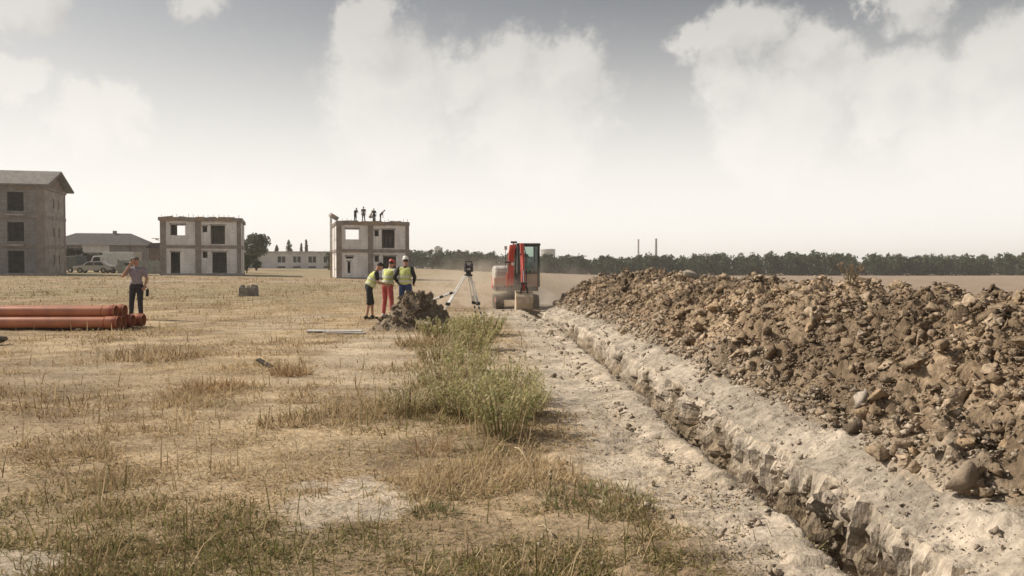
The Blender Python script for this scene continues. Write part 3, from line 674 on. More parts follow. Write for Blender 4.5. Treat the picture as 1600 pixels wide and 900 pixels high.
def tree(name, x, y, h, r, label, pal=GREEN, seed=0, shape='round', trunk=.2, n=2600, size=.16, cat='tree', group='trees around the houses'):
    rg = np.random.default_rng(1300 + seed); gz = float(G(np.array(x), np.array(y))); root = empty(name, (x, y, gz - .05), 0, label, cat, group)
    b = MB(); b.tube((0, 0, 0), (.05, 0, h * .45), trunk, trunk * .6, 8); cs, rs = [], []
    if shape == 'round':
        for k in range(9):
            a = k * 2.4; q = r * (.25 + .4 * rg.random()); zc = h * (.42 + .42 * rg.random()); c = (q * math.cos(a), q * math.sin(a), zc); cs.append(c); rs.append(r * rg.uniform(.32, .52))
            b.tube((.05, 0, h * .38), c, trunk * .45, trunk * .12, 6)
        cs.append((0, 0, h * .78)); rs.append(min(r * .5, h * .22))
    elif shape == 'cone':
        for k in range(20): t = k / 19; cs.append((rg.normal(0, .06 * r), rg.normal(0, .06 * r), h * (.12 + .84 * t))); rs.append(r * (1.05 - .92 * t) * .85 + .12)
        b.tube((.05, 0, h * .4), (0, 0, h * .97), trunk * .6, .03, 6)
    else:
        for k in range(10): a = rg.uniform(0, 6.28); q = r * math.sqrt(rg.random()) * .75; c = (q * math.cos(a), q * math.sin(a), h * rg.uniform(.22, .72)); cs.append(c); rs.append(r * rg.uniform(.25, .4)); b.tube((0, 0, h * .1), c, trunk * .5, .02, 6)
    b.build('trunk', M['bark'], root)
    V, Fq, c = leaf_cloud(cs, rs, n, size, pal, rg); np_obj('crown', V, Fq, M['far_leaf'], root, c)
tree('broadleaf_tree', -40.9, 128, 6.4, 2.9, 'round broadleaf tree beside the long white building', OLIVE, 1, size=.17, n=3800)
tree('shrub', -34.8, 105, 3.1, 1.9, 'dense green shrub against the end of the first concrete shell house', [(.075, .10, .045), (.06, .08, .038)], 2, 'bush', .08, 2600, .13, 'shrub')
tree('shrub', -37.6, 108, 2.5, 1.6, 'lower dark shrub behind the first concrete shell house', GREEN, 3, 'bush', .08, 1800, .13, 'shrub')
for k, (x, h, r, lab) in enumerate([(-49.0, 6.4, 1.5, 'broad dark conifer rising behind the long white building'), (-51.8, 5.2, 1.2, 'small conifer at the tree side behind the long white building'),
                                    (-46.3, 5.6, .5, 'slim cypress behind the long white building next to its taller twin'), (-45.2, 6.5, .55, 'tallest slim cypress behind the long white building'), (-54.2, 4.9, 1.3, 'low dark conifer near the round tree behind the white building')]):
    tree('conifer', x, 176, h, r, lab, OLIVE, 10 + k, 'cone', .15, 2600, .17, 'conifer', 'conifers behind the white building')
for k, (x, y, h, r, lab) in enumerate([(-57.5, 103, 4.0, 2.2, 'dark bushy tree between the parked cars and the hip roofed house'), (-61.0, 104, 4.6, 2.4, 'dark tall bush beside the three storey block'), (-54.2, 104, 3.0, 1.7, 'dark low bush behind the white truck')]):
    tree('shrub', x, y, h, r, lab, [(.035, .04, .022), (.05, .052, .03), (.028, .032, .02)], 20 + k, 'bush', .1, 2600, .15, 'shrub', 'dark bushes behind the parked vehicles')
tree('shrub', -25.6, 118, 3.6, 2.2, 'dark shrub peeping out beside the second shell house', OLIVE, 31, 'bush', .1, 1500, .16, 'shrub')
# the wood on the horizon reads as one mass
rg = np.random.default_rng(77); Vs, Fs, Cs = [], [], []; nb = 0
TR = []
for k in range(560):
    x = rg.uniform(-45, 330); y = 262 + rg.uniform(-7, 22) + .03 * x; TR.append((x, y, rg.uniform(6.6, 8.8) * (.74 + .36 * float(fbm(np.array(x * .035), np.array(1.0), 4, 88)) * (1.35 if rg.random() < .08 else 1)) * (.82 if x < 40 else 1), rg.uniform(1.8, 3.2)))
for k in range(70): x = rg.uniform(-330, -40); TR.append((x, 330 + rg.uniform(-8, 20), rg.uniform(5, 7.5), rg.uniform(2, 3.4)))
for x, y, h, r in TR:
    gz = float(G(np.array(x), np.array(y))); cs = [(x + r * rg.normal(0, .35), y + r * rg.normal(0, .35), gz + h * q) for q in (.18, .34, .5, .62, .74, .86)]; rs = [r * q for q in (.8, .9, .85, .75, .6, .4)]
    V, Fq, c = leaf_cloud(cs, rs, 420, .40, GREEN, rg); Vs.append(V); Fs.append(Fq + nb); Cs.append(c * rg.uniform(.75, 1.2)); nb += len(V)
tag(np_obj('woodland', np.concatenate(Vs), np.concatenate(Fs), M['far_leaf'], None, np.concatenate(Cs)), 'dark green belt of woodland along the far edge of the field', 'woodland', kind='stuff')

# ================================================================== BUILDINGS
def holed_wall(b, x0, x1, z0, z1, y0, y1, holes):
    """wall slab in x-z with real rectangular openings (x0,x1,z0,z1)"""
    xs = sorted({x0, x1, *[h[0] for h in holes], *[h[1] for h in holes]}); zs = sorted({z0, z1, *[h[2] for h in holes], *[h[3] for h in holes]})
    xs = [q for q in xs if x0 <= q <= x1]; zs = [q for q in zs if z0 <= q <= z1]; nx, nz = len(xs) - 1, len(zs) - 1
    def solid(i, j):
        if not (0 <= i < nx and 0 <= j < nz): return False
        cx, cz = (xs[i] + xs[i + 1]) / 2, (zs[j] + zs[j + 1]) / 2
        return not any(h[0] < cx < h[1] and h[2] < cz < h[3] for h in holes)
    for i in range(nx):
        for j in range(nz):
            if not solid(i, j): continue
            a, c, d, e = xs[i], xs[i + 1], zs[j], zs[j + 1]
            b.add([(a, y0, d), (c, y0, d), (c, y0, e), (a, y0, e)], [(0, 1, 2, 3)]); b.add([(a, y1, d), (c, y1, d), (c, y1, e), (a, y1, e)], [(3, 2, 1, 0)])
            for di, dj, q in ((-1, 0, [(a, d), (a, e)]), (1, 0, [(c, d), (c, e)]), (0, -1, [(a, d), (c, d)]), (0, 1, [(a, e), (c, e)])):
                if not solid(i + di, j + dj):
                    (p, r_), (s_, t_) = q; b.add([(p, y0, r_), (s_, y0, t_), (s_, y1, t_), (p, y1, r_)], [(0, 1, 2, 3)])
def gz(x, y): return float(G(np.array(x), np.array(y)))

def shell_house(cx, cy, rz, W, label, bricked=False, overhang=.06, dep=8.0):
    base = gz(cx, cy)
    root = empty('concrete_shell_house', (cx, cy, base - .1), rz, label, 'house', 'unfinished concrete shell houses'); s = W / 7.7; X0 = -W / 2
    px = lambda q: X0 + q * s
    F1, F2, F3 = .30, 3.30, 6.25                               # floor levels
    MB().bb(X0 - .05, -X0 + .05, -.05, dep + .05, -1.0, F1).build('foundation', M['concrete'], root)
    MB().bb(X0 - .04, -X0 + .04, -.04, dep + .04, F2 - .34, F2).build('floor_slab', M['concrete_brown'], root)
    ov = overhang
    MB().bb(X0 - ov, -X0 + ov, -ov, dep + ov, F3 - .36, F3).build('roof_slab', M['concrete_brown'], root)
    colx = [(0, .55), (3.3, 3.85), (7.3, 7.7)]
    for z0, z1 in ((F1, F2 - .34), (F2, F3 - .36)):
        for yy in (0.0, dep / 2 - .2, dep - .4):
            for a, b_ in colx:
                if yy > 0 and a == 3.3 and yy < dep - 1: continue
                MB().bb(px(a), px(b_), yy, yy + .4, z0, z1).build('column', M['concrete_brown'], root)
    up = [(.97, 2.35, 4.35, 5.45)], [(4.0, 4.45, 4.70, 5.35), (4.77, 6.15, F2 + .15, 5.42)]
    lo = [(.97, 1.85, F1 + .02, 2.55)] if not bricked else [(1.15, 1.45, .75, 1.95), (.97, 1.75, 2.30, 2.50)], [(4.0, 4.45, 1.95, 2.6), (4.9, 6.3, F1 + .02, 2.55)]
    bays = [(.55, 3.3), (3.85, 7.3)]
    sc = lambda hs: [(px(a), px(b_), c, d) for a, b_, c, d in hs]
    for k, (a, b_) in enumerate(bays):
        for z0, z1, hs in ((F1, F2 - .34, lo[k]), (F2, F3 - .36, up[k])):
            b = MB(); holed_wall(b, px(a), px(b_), z0, z1, .09, .34, sc(hs)); b.build('infill_wall', M['block_wall'], root)
            for h in sc(hs):                                     # cast lintel over each opening
                if h[3] + .2 < z1: MB().bb(h[0] - .12, h[1] + .12, .075, .09 - .001, h[3], h[3] + .16).build('lintel', M['concrete'], root)
    # back wall with its openings, side walls, inner partition
    for k, (a, b_) in enumerate(bays):
        for z0, z1, hs in ((F1, F2 - .34, []), (F2, F3 - .36, [(.75, 3.1, 4.1, 5.75)] if k == 0 else [])):
            b = MB(); holed_wall(b, px(a), px(b_), z0, z1, dep - .34, dep - .09, sc(hs)); b.build('infill_wall', M['block_wall'], root)
    for z0, z1 in ((F1, F2 - .34), (F2, F3 - .36)):
        for sx in (-1, 1):
            e = X0 if sx < 0 else -X0 - .25
            for y0, y1 in ((.4, dep / 2 - .2), (dep / 2 + .2, dep - .4)): MB().bb(e + .03, e + .22, y0, y1, z0, z1).build('side_wall', M['block_wall'], root)
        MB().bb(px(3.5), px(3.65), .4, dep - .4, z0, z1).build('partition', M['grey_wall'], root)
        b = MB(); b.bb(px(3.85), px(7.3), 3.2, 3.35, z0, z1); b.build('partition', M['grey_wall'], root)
    # balcony slab in front of the tall upper opening, rail posts
    for k in range(4): MB().bb(px(4.85 + k * .4), px(4.85 + k * .4) + .03, .0, .03, F2 + .0, F2 + 1.6).build('prop', M['timber'], root)
    rr = random.Random(int(abs(cx) * 10))
    for k in range(16):                                        # starter bars and formwork left on the roof slab
        x = X0 + .2 + (W - .4) * k / 15 + rr.uniform(-.1, .1); MB().tube((x, .12, F3), (x + rr.uniform(-.05, .05), .12, F3 + rr.uniform(.12, .4)), .02, .02, 5).build('rebar', M['rust'], root)
    for k in range(7):
        x = rr.uniform(X0 + .6, -X0 - .6); l = rr.uniform(.5, 1.3); MB().box((x, rr.uniform(.1, .6), F3 + .06), (l, .12, .10), (0, rr.uniform(-.1, .1), rr.uniform(-.4, .4))).build('formwork_board', M['timber'], root)
    for k in range(9):
        x = X0 + (W) * (k + .5) / 9; MB().bb(x - W / 19, x + W / 19, -ov - .035, -ov - .003, F3 - .38 + rr.uniform(-.06, .04), F3 + rr.uniform(-.02, .07)).build('edge_board', M['timber' if rr.random() < .45 else 'concrete_brown'], root)
    return root, base - .1 + F3
h1, z1r = shell_house(-33.2, 85.5, R(16), 8.1, 'two storey bare concrete shell house with empty roof near the three storey block', False, .16)
h2, z2r = shell_house(-14.9, 86.0, R(16), 7.75, 'two storey bare concrete shell house with workers on its roof', True, .05)
# scaffold sticks and sheeting at the far corners of the shells
b = MB(); b.tube((-4.3, 1.0, 0), (-4.3, 1.0, 6.9), .05); b.tube((-4.3, 3.4, 0), (-4.3, 3.4, 6.9), .05)
for z in (1.6, 3.2, 4.8, 6.4): b.tube((-4.3, .8, z), (-4.3, 3.6, z), .04)
b.build('scaffold_pole', M['timber'], h2)
MB().box((-4.1, .6, 6.75), (.9, .7, .45), (.2, .5, .3)).build('folded_sheet', M['concrete'], h2)
b = MB(); b.tube((-4.5, .5, 3.9), (-4.5, 2.5, 3.9), .06); b.box((-4.55, .6, 4.0), (.7, .25, .06)); b.build('ledge_board', M['timber'], h1)

# three storey block with pitched roof
blk = empty('apartment_block', (-48.5, 83.0, .72), R(13.5), 'unfinished grey three storey block with pitched roof at the edge of the field', 'building')
BW, BD = 18.0, 7.4; LV = [.2, 3.15, 6.25, 9.2]
MB().bb(-BW, .05, -.05, BD + .05, -1.2, .2).build('foundation', M['concrete'], blk)
for k in range(3):
    z0, z1 = LV[k], LV[k + 1]
    if k: MB().bb(-BW - .04, .04, -.04, BD + .04, z0 - .32, z0).build('floor_slab', M['concrete_brown'], blk)
    zt = z1 - (.32 if k < 2 else .3)
    for x0, x1 in ((-.62, 0), (-5.9, -5.35), (-11.3, -10.7), (-BW, -BW + .6)):
        for yy in (0, BD - .45): MB().bb(x0, x1, yy, yy + .45, z0, zt).build('column', M['concrete_brown'], blk)
    for x0, x1 in ((-5.35, -.62), (-10.7, -5.9), (-BW + .6, -11.3)):
        hs = [(x1 - 2.80, x1 - 1.25, z0 + (.02 if k == 0 else .35), z0 + 2.3), (x1 - 4.1, x1 - 3.55, z0 + 1.3, z0 + 2.1)]
        b = MB(); holed_wall(b, x0, x1, z0, zt, .08, .36, hs); b.build('infill_wall', M['grey_wall'], blk)
        if k: MB().bb(hs[0][0] - .15, hs[0][1] + .15, -.55, -.045, z0 - .16, z0 + .02).build('balcony_slab', M['concrete'], blk)
        MB().bb(x0, x1, BD - .36, BD - .08, z0, zt).build('infill_wall', M['grey_wall'], blk)
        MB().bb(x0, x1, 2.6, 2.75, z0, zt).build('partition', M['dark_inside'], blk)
    b = MB(); b.v = []; tmp = MB(); holed_wall(tmp, .45, BD - .45, z0, zt, 0, .26, [(3.2, 3.7, z0 + .9, z0 + 1.9), (4.9, 5.4, z0 + .9, z0 + 1.9)])
    b.add([(-.04 - q[1], q[0], q[2]) for q in tmp.v], tmp.f); b.build('side_wall', M['concrete'], blk)
MB().bb(-BW - .1, .1, -.1, BD + .1, 8.9, 9.2).build('floor_slab', M['concrete_brown'], blk)
rf = MB(); RZ, RE = 10.95, 9.15; OV = .75
for sgn in (0, 1):
    y0, y1 = (-OV, BD / 2) if sgn == 0 else (BD + OV, BD / 2)
    rf.add([(-BW - .5, y0, RE), (.7, y0, RE), (.7, y1, RZ), (-BW - .5, y1, RZ), (-BW - .5, y0, RE + .2), (.7, y0, RE + .2), (.7, y1, RZ + .2), (-BW - .5, y1, RZ + .2)], [(0, 1, 2, 3), (7, 6, 5, 4), (0, 4, 5, 1), (1, 5, 6, 2), (3, 2, 6, 7), (0, 3, 7, 4)])
rfo = rf.build('roof', M['roof_grey'], blk)
MB().add([(-.05, 0, 9.2), (-.05, BD, 9.2), (-.05, BD / 2, RZ - .02), (-.3, 0, 9.2), (-.3, BD, 9.2), (-.3, BD / 2, RZ - .02)], [(0, 1, 2), (5, 4, 3), (0, 3, 4, 1), (1, 4, 5, 2), (2, 5, 3, 0)]).build('gable_wall', M['brick_wall'], blk)
for k in range(8): MB().box((-BW + 2.0 + k * 2.2, -OV / 2 + .05, 9.28), (.1, .9, .12)).build('rafter_end', M['timber'], rfo)

# hip roofed house behind the block
hh = empty('hip_roofed_house', (-63.5, 122, .9), R(12), 'low grey house with dark hip roof behind the parked vehicles', 'house')
b = MB(); holed_wall(b, -7, 7, 0, 4.1, 0, .3, [(-5, -3.8, 1.0, 2.6), (-1, .4, 1.0, 2.6), (2.6, 4.0, 1.2, 2.8)]); b.bb(-7, 7, 8.7, 9, -.8, 4.1); b.bb(-7, -6.7, .3, 8.7, -.8, 4.1); b.bb(6.7, 7, .3, 8.7, -.8, 4.1); b.build('wall', M['grey_wall'], hh)
for x0 in (-5, -1, 2.6): MB().bb(x0, x0 + 1.3, .12, .18, 1.0, 2.8).build('window', M['window_dark'], hh)
MB().bb(-1.8, 2.0, -.06, -.005, 2.9, 4.0).build('wall_panel', M['white_wall'], hh)
MB().add([(-7.7, -.7, 4.0), (7.7, -.7, 4.0), (7.7, 9.7, 4.0), (-7.7, 9.7, 4.0), (-4, 4.5, 6.0), (4, 4.5, 6.0)], [(0, 1, 5, 4), (1, 2, 5), (2, 3, 4, 5), (3, 0, 4), (3, 2, 1, 0)]).build('roof', M['roof_dark'], hh)
MB().bb(1.4, 1.9, 4.2, 4.7, 5.6, 6.4).build('chimney', M['concrete_brown'], hh)

# long white building
lw = empty('long_white_building', (-56.2, 158, 1.15), R(4), 'long low white building with a row of windows beyond the field', 'building')
LWL = 30.0; nb_ = 10; bw = LWL / nb_
hs = []
for k in range(nb_):
    if k in (1, 2): continue
    hs.append((k * bw + .75, k * bw + bw - .75, 1.25, 2.55))
b = MB(); holed_wall(b, 0, LWL, 0, 3.3, 0, .3, hs); b.bb(0, LWL, 8.7, 9, -1, 3.3); b.bb(0, .3, .3, 8.7, -1, 3.3); b.bb(LWL - .3, LWL, .3, 8.7, -1, 3.3); b.bb(0, LWL, .02, .28, -1, 0); b.build('wall', M['white_wall'], lw)
for h in hs:
    wd_ = MB().bb(h[0], h[1], .16, .2, h[2], h[3]).build('window', M['window_dark'], lw)
    f_ = MB(); f_.bb((h[0] + h[1]) / 2 - .05, (h[0] + h[1]) / 2 + .05, .1, .158, h[2], h[3]); f_.bb(h[0], h[1], .1, .157, h[2], h[2] + .08); f_.build('window_frame', M['white_paint'], wd_)
    MB().bb(h[0], h[1], -.03, -.004, .25, .6).build('vent_opening', M['window_dark'], lw)
for k in range(nb_ + 1): MB().bb(max(0, k * bw - .15), min(LWL, k * bw + .15), -.16, -.002, 0, 3.3).build('pilaster', M['white_wall'], lw)
MB().bb(2.9, 6.2, -.5, -.17, 0, 3.1).build('entrance_panel', M['fence_paint'], lw)
MB().bb(-.4, LWL + .4, -.6, 9.4, 3.3, 3.55).build('roof', M['far_block'], lw)

# brick outbuilding, boundary wall, pole
ob = empty('brick_outbuilding', (-45.6, 100.5, .55), R(16), 'rough brown brick outbuilding peeping out behind the first shell house', 'outbuilding')
b = MB(); holed_wall(b, 0, 5, 0, 3.4, 0, .3, [(1, 2, .8, 2)]); b.bb(0, .3, .3, 5, -.5, 3.4); b.bb(4.7, 5, .3, 5, -.5, 3.4); b.bb(0, 5, 4.7, 5, -.5, 3.4); b.build('wall', M['brick_wall'], ob)
MB().add([(-.3, -.3, 3.4), (5.3, -.3, 3.4), (5.3, 5.3, 3.4), (-.3, 5.3, 3.4), (.2, -.3, 4.0), (5.3, -.3, 4.25), (5.3, 5.3, 4.25), (.2, 5.3, 4.0)], [(0, 1, 5, 4), (1, 2, 6, 5), (2, 3, 7, 6), (3, 0, 4, 7), (4, 5, 6, 7), (3, 2, 1, 0)]).build('roof', M['roof_dark'], ob)
fw = empty('boundary_wall', (-47.5, 96.5, .65), R(8), 'pale grey green panel wall behind the man on the phone', 'wall')
for k in range(5): MB().bb(k * 1.5 + .08, k * 1.5 + 1.42, 0, .08, -.3, 1.7).build('panel', M['fence_paint'], fw)
for k in range(6): MB().bb(k * 1.5 - .08, k * 1.5 + .08, -.03, .11, -.3, 1.85).build('post', M['concrete'], fw)
b = MB(); b.tube((0, 0, -.5), (0, 0, 4.0), .11, .09, 8); b.bb(-.5, .5, -.05, .05, 3.5, 3.6); o = b.build('utility_pole', M['bark'], None); o.location = (-57.0, 119.5, 1.0); tag(o, 'short dark wooden pole against the sky behind the man on the phone', 'pole')

# far structures on the horizon
def chimney(x, y, h, r, mat, label):
    root = empty('chimney_stack', (x, y, gz(x, y) - 1), 0, label, 'chimney', 'chimney stacks beyond the wood')
    MB().tube((0, 0, 0), (0, 0, h), r, r * .72, 16).build('shaft', M[mat], root); MB().ring((0, 0, h - .1), (0, 0, h + .7), r * .9, r * .6, 16).build('rim', M[mat], root)
    for q in (.55, .8): MB().ring((0, 0, h * q), (0, 0, h * q + .5), r * .98, r * .7, 16).build('band', M[mat], root)
chimney(110.5, 700, 27.5, .95, 'chimney_pale', 'paler of the two thin chimneys above the woodland')
chimney(126.0, 700, 28.2, 1.15, 'chimney_dark', 'darker of the two thin chimneys above the woodland')
tb = empty('tower_block', (-55, 600, 0), R(10), 'pale distant tower block above the trees beyond the workers', 'building')
MB().bb(-3, 3, 0, 6, -2, 16.6).build('wall', M['far_block'], tb); MB().bb(-2, 1, 1, 4, 16.6, 17.6).build('roof_house', M['far_block'], tb)
for k in range(4):
    for j in range(3): MB().bb(-2.5 + j * 1.9, -1.3 + j * 1.9, -.06, -.01, 4 + k * 3, 5.6 + k * 3).build('window', M['window_dark'], tb)
tk = empty('storage_tank', (22.4, 500, 0), 0, 'pale squat storage tank above the woodland behind the digger', 'tank')
MB().tube((0, 0, -2), (0, 0, 12.2), 4.6, 4.6, 24).build('drum', M['far_block'], tk); MB().tube((0, 0, 12.2), (0, 0, 13.0), 4.8, 4.5, 24).build('lid', M['far_block'], tk)
for k in range(3): MB().ring((0, 0, 2.5 + k * 3.4), (0, 0, 2.9 + k * 3.4), 4.7, 4.55, 24).build('hoop', M['chimney_pale'], tk)

# ================================================================== PARKED VEHICLES (far, beside the block)
def wheel(parent, x, y, r=.32):
    w_ = MB().tube((x - .1, y, r), (x + .1, y, r), r, r, 16).build('wheel', M['rubber'], parent); MB().tube((x - .108, y, r), (x + .108, y, r), r * .55, r * .55, 12).build('rim', M['steel'], w_)
def car(x, y, rz, mat, label, van=False, group='vehicles parked beside the three storey block'):
    root = empty('parked_van' if van else 'parked_car', (x, y, gz(x, y)), rz, label, 'van' if van else 'car', group)
    if van: body = [(-2.3, .35), (2.3, .35), (2.35, 1.0), (1.75, 1.15), (1.25, 1.95), (-2.2, 2.05), (-2.35, 1.2)]
    else: body = [(-2.1, .32), (2.05, .32), (2.1, .72), (1.95, .82), (1.05, .92), (.45, 1.38), (-1.1, 1.42), (-1.75, .98), (-2.12, .9)]
    MB().prism(body, -.85, .85).build('body', M[mat], root, .06)
    for s_ in (-1, 1):
        a, c = (.86 * s_, .875 * s_)
        if van: polys = [[(1.2, 1.15), (.35, 1.15), (.35, 1.75), (.95, 1.75)], [(.15, 1.15), (-.9, 1.15), (-.9, 1.75), (.15, 1.75)]]
        else: polys = [[(.85, .93), (-.2, .93), (-.2, 1.3), (.42, 1.3)], [(-.3, .93), (-1.4, .93), (-1.05, 1.3), (-.3, 1.3)]]
        for q in polys: MB().prism(q, min(a, c), max(a, c)).build('window', M['window_dark'], root)
        for yy in ((1.4, -1.4) if van else (1.3, -1.3)): wheel(root, .8 * s_, yy)
        MB().box((.6 * s_, (2.33 if van else 2.08), .72), (.3, .08, .14)).build('headlight', M['white_paint'], root)
    return root
car(-54.6, 98.0, R(76), 'car_dark', 'dark green van parked beside the three storey block', True)
car(-50.4, 96.5, R(100), 'car_pale', 'pale grey car parked in front of the dark bushes')
car(-46.9, 97.5, R(82), 'car_pale', 'second pale car parked next to the panel wall')
tr_ = empty('white_truck', (-51.0, 102.5, gz(-51.0, 102.5)), R(85), 'white box truck parked behind the pale cars', 'truck', 'vehicles parked beside the three storey block')
MB().bb(-1.0, 1.0, -3.2, .9, .7, 2.6).build('cargo_box', M['car_white'], tr_, .04); MB().prism([(1.0, .5), (2.6, .5), (2.65, 1.2), (2.2, 2.1), (1.0, 2.15)], -.95, .95).build('cab', M['car_white'], tr_, .06)
for s_ in (-1, 1):
    MB().prism([(1.25, 1.25), (2.35, 1.25), (2.05, 1.95), (1.25, 1.95)], min(.96 * s_, .975 * s_), max(.96 * s_, .975 * s_)).build('window', M['window_dark'], tr_)
    for yy in (-2.2, 1.8): wheel(tr_, .85 * s_, yy, .42)

# ================================================================== ORANGE DRAIN PIPES
def pipe(x1, y, z, r, Lp, rz, label):
    """socketed drain pipe, socket end at x1, running towards -x"""
    root = empty('drain_pipe', (x1, y, z), rz, label, 'pipe', 'orange drain pipes stacked on the grass')
    o = MB().ring((-Lp, 0, 0), (-.28, 0, 0), r, r * .93, 28).build('barrel', M['pipe_orange'], root); shade(o)
    s_ = MB().ring((-.30, 0, 0), (0, 0, 0), r * 1.10, r * 1.0, 28).build('socket', M['pipe_orange'], root); shade(s_)
    MB().ring((-.12, 0, 0), (-.04, 0, 0), r * 1.17, r * 1.09, 28).build('ring_groove', M['pipe_ring'], s_); MB().ring((-.32, 0, 0), (-.295, 0, 0), r * 1.12, r * .98, 28).build('collar', M['pipe_ring'], s_)
def shade(o):
    me = o.data; me.polygons.foreach_set('use_smooth', [True] * len(me.polygons))
    m = o.modifiers.new('split', 'EDGE_SPLIT'); m.split_angle = R(40)
pr_ = .140
PIPES = [(-9.52, 19.35, pr_, 0, 'front orange pipe of the lower layer, lying nearest on the grass'),
         (-9.55, 19.67, pr_, 0, 'second orange pipe of the lower layer'),
         (-9.48, 19.99, pr_, 0, 'third orange pipe of the lower layer, partly hidden'),
         (-9.36, 20.31, pr_, 0, 'rearmost orange pipe of the lower layer, its end showing beside the man'),
         (-9.66, 19.51, pr_ * 2.82, 0, 'top orange pipe nearest the camera, resting on the lower layer'),
         (-9.60, 19.83, pr_ * 2.82, 0, 'top orange pipe behind the nearest one, its socket sticking out further')]
for x1, y, z, a, lab in PIPES: pipe(x1, y, z + gz(x1, y) + .03, pr_, 5.0, R(.8), lab)
pipe(-9.62, 20.70, pr_ + .03, pr_ * .82, 5.0, R(1.4), 'thinner orange pipe lying behind the stack')
for k, x in enumerate((-10.4, -12.4)): tag(MB().bb(x - .05, x + .05, 19.1, 21.0, .0 - .02, .035).build('timber_batten', M['timber'], None), ('timber batten under the socket end of the pipe stack', 'timber batten under the middle of the pipe stack')[k], 'timber')

# ================================================================== RUBBLE PILE
rub = empty('rubble_pile', (-2.35, 19.2, 0), 0, 'dark pile of dug up earth and broken pieces before the workers', 'rubble pile')
def pile(x, y):
    z = .80 * np.exp(-(((x + 2.25) / .42) ** 2 + ((y - 19.3) / .5) ** 2)) + .42 * np.exp(-(((x + 2.75) / .4) ** 2 + ((y - 19.2) / .5) ** 2)) + .46 * np.exp(-(((x + 1.72) / .33) ** 2 + ((y - 19.3) / .45) ** 2)) + .12 * np.exp(-(((x + 3.15) / .25) ** 2 + ((y - 18.9) / .3) ** 2))
    return z * (.8 + .5 * fbm(x * 3, y * 3, 3, 91)) + .10 * (fbm(x * 8, y * 8, 3, 92) - .5) * np.minimum(1, z * 5) - .06
px_, py_ = np.meshgrid(np.arange(-3.8, -1.0, .05), np.arange(17.9, 20.6, .05)); pz_ = pile(px_, py_) + Gr(px_, py_)
ii = np.arange(px_.size).reshape(px_.shape); F = np.stack((ii[:-1, :-1], ii[:-1, 1:], ii[1:, 1:], ii[1:, :-1]), -1).reshape(-1, 4)
DARK = np.array([(.16, .125, .09), (.21, .165, .12), (.13, .10, .07), (.26, .21, .155)])
pc = DARK[0] + (DARK[3] - DARK[0]) * sm(.35, .7, fbm(px_ * 4, py_ * 4, 3, 93))[..., None]
child(np_obj('pile_body', np.stack((px_, py_, pz_), -1).reshape(-1, 3), F, M['clod'], None, pc.reshape(-1, 3)), rub)
dark_me = []
for k, (v, f) in enumerate(P2[:8]):
    me = np_mesh('earth_lump', v, f, np.broadcast_to(DARK[k % 4], (len(v), 3))); me.materials.append(M['clod']); dark_me.append(me)
rg = np.random.default_rng(5); cnt = 0
while cnt < 230:
    x, y = rg.normal(-2.35, .55), rg.normal(19.05, .42); z = float(pile(np.array(x), np.array(y)))
    if z < .02: continue
    o = bpy.data.objects.new('earth_lump', dark_me[int(rg.integers(0, 8))]); r_ = min(.035 * (rg.pareto(2.3) + 1), .13); o.scale = (r_, r_, r_); o.location = (x, y, z + float(Gr(np.array(x), np.array(y))) + r_ * .3)
    o.rotation_euler = tuple(rg.uniform(0, 6.28, 3)); link(o); child(o, rub); cnt += 1
child(MB().box((-2.05, 18.55, .2), (.34, .16, .05), (.4, .1, .2)).build('broken_slab', M['stone_brown'], None), rub)
# pole and boards
b = MB(); b.tube((-2.45, 20.3, .50), (-1.42, 20.3, .90), .032, .032, 8); o = b.build('marker_pole', M['white_paint'], None); tag(o, 'white marker pole propped on the rubble pile beside the tripod', 'pole')
for k in range(4):
    q = .12 + .24 * k; a = Vector((-2.45, 20.3, .50)).lerp(Vector((-1.42, 20.3, .90)), q); c = Vector((-2.45, 20.3, .50)).lerp(Vector((-1.42, 20.3, .90)), q + .08); MB().tube(a, c, .034, .034, 8).build('dark_band', M['black_paint'], o)
tag(MB().box((-4.05, 18.25, .05), (1.25, .24, .035), (.02, .01, .06)).build('pale_board', M['board_pale'], None), 'wide pale board lying flat on the grass before the rubble', 'board')
tag(MB().box((-3.75, 17.85, .045), (.95, .13, .03), (-.02, .01, -.10)).build('pale_board', M['board_pale'], None), 'narrow pale board lying closer than the wide one', 'board')
tag(MB().box((-3.72, 12.0, .06), (.30, .08, .03), (.15, .35, -.5)).build('broken_board', M['board_dark'], None), 'small dark broken board tilted up in the stubble', 'board')
# stone edge at the frame side, concrete block far out
boulder('stone', (-10.05, 15.6, .12), (.30, .25, .2), (0, 0, .4), M['stone_grey'], 'grey stone in the grass nearer than the orange pipes', 'stone', 51)
cbz = gz(-13.7, 41.6); cb = empty('concrete_block', (-13.7, 41.6, cbz), R(8), 'squat weathered concrete block standing alone in the field', 'concrete block')
MB().prismy([(-.46, -.1), (.47, -.1), (.45, .46), (.2, .50), (-.1, .44), (-.44, .49)], -.3, .3).build('block', M['stone_grey'], cb, .03)
for k, (x, s_) in enumerate(((-.3, .11), (-.02, .08), (.24, .12), (.38, .09))): MB().ell((x, .02 * k - .05, .5), (s_ * 1.2, s_, s_), (0, .3 * k, .2), 8, 6).build('broken_lump', M['stone_pale' if k == 1 else 'stone_grey'], cb)

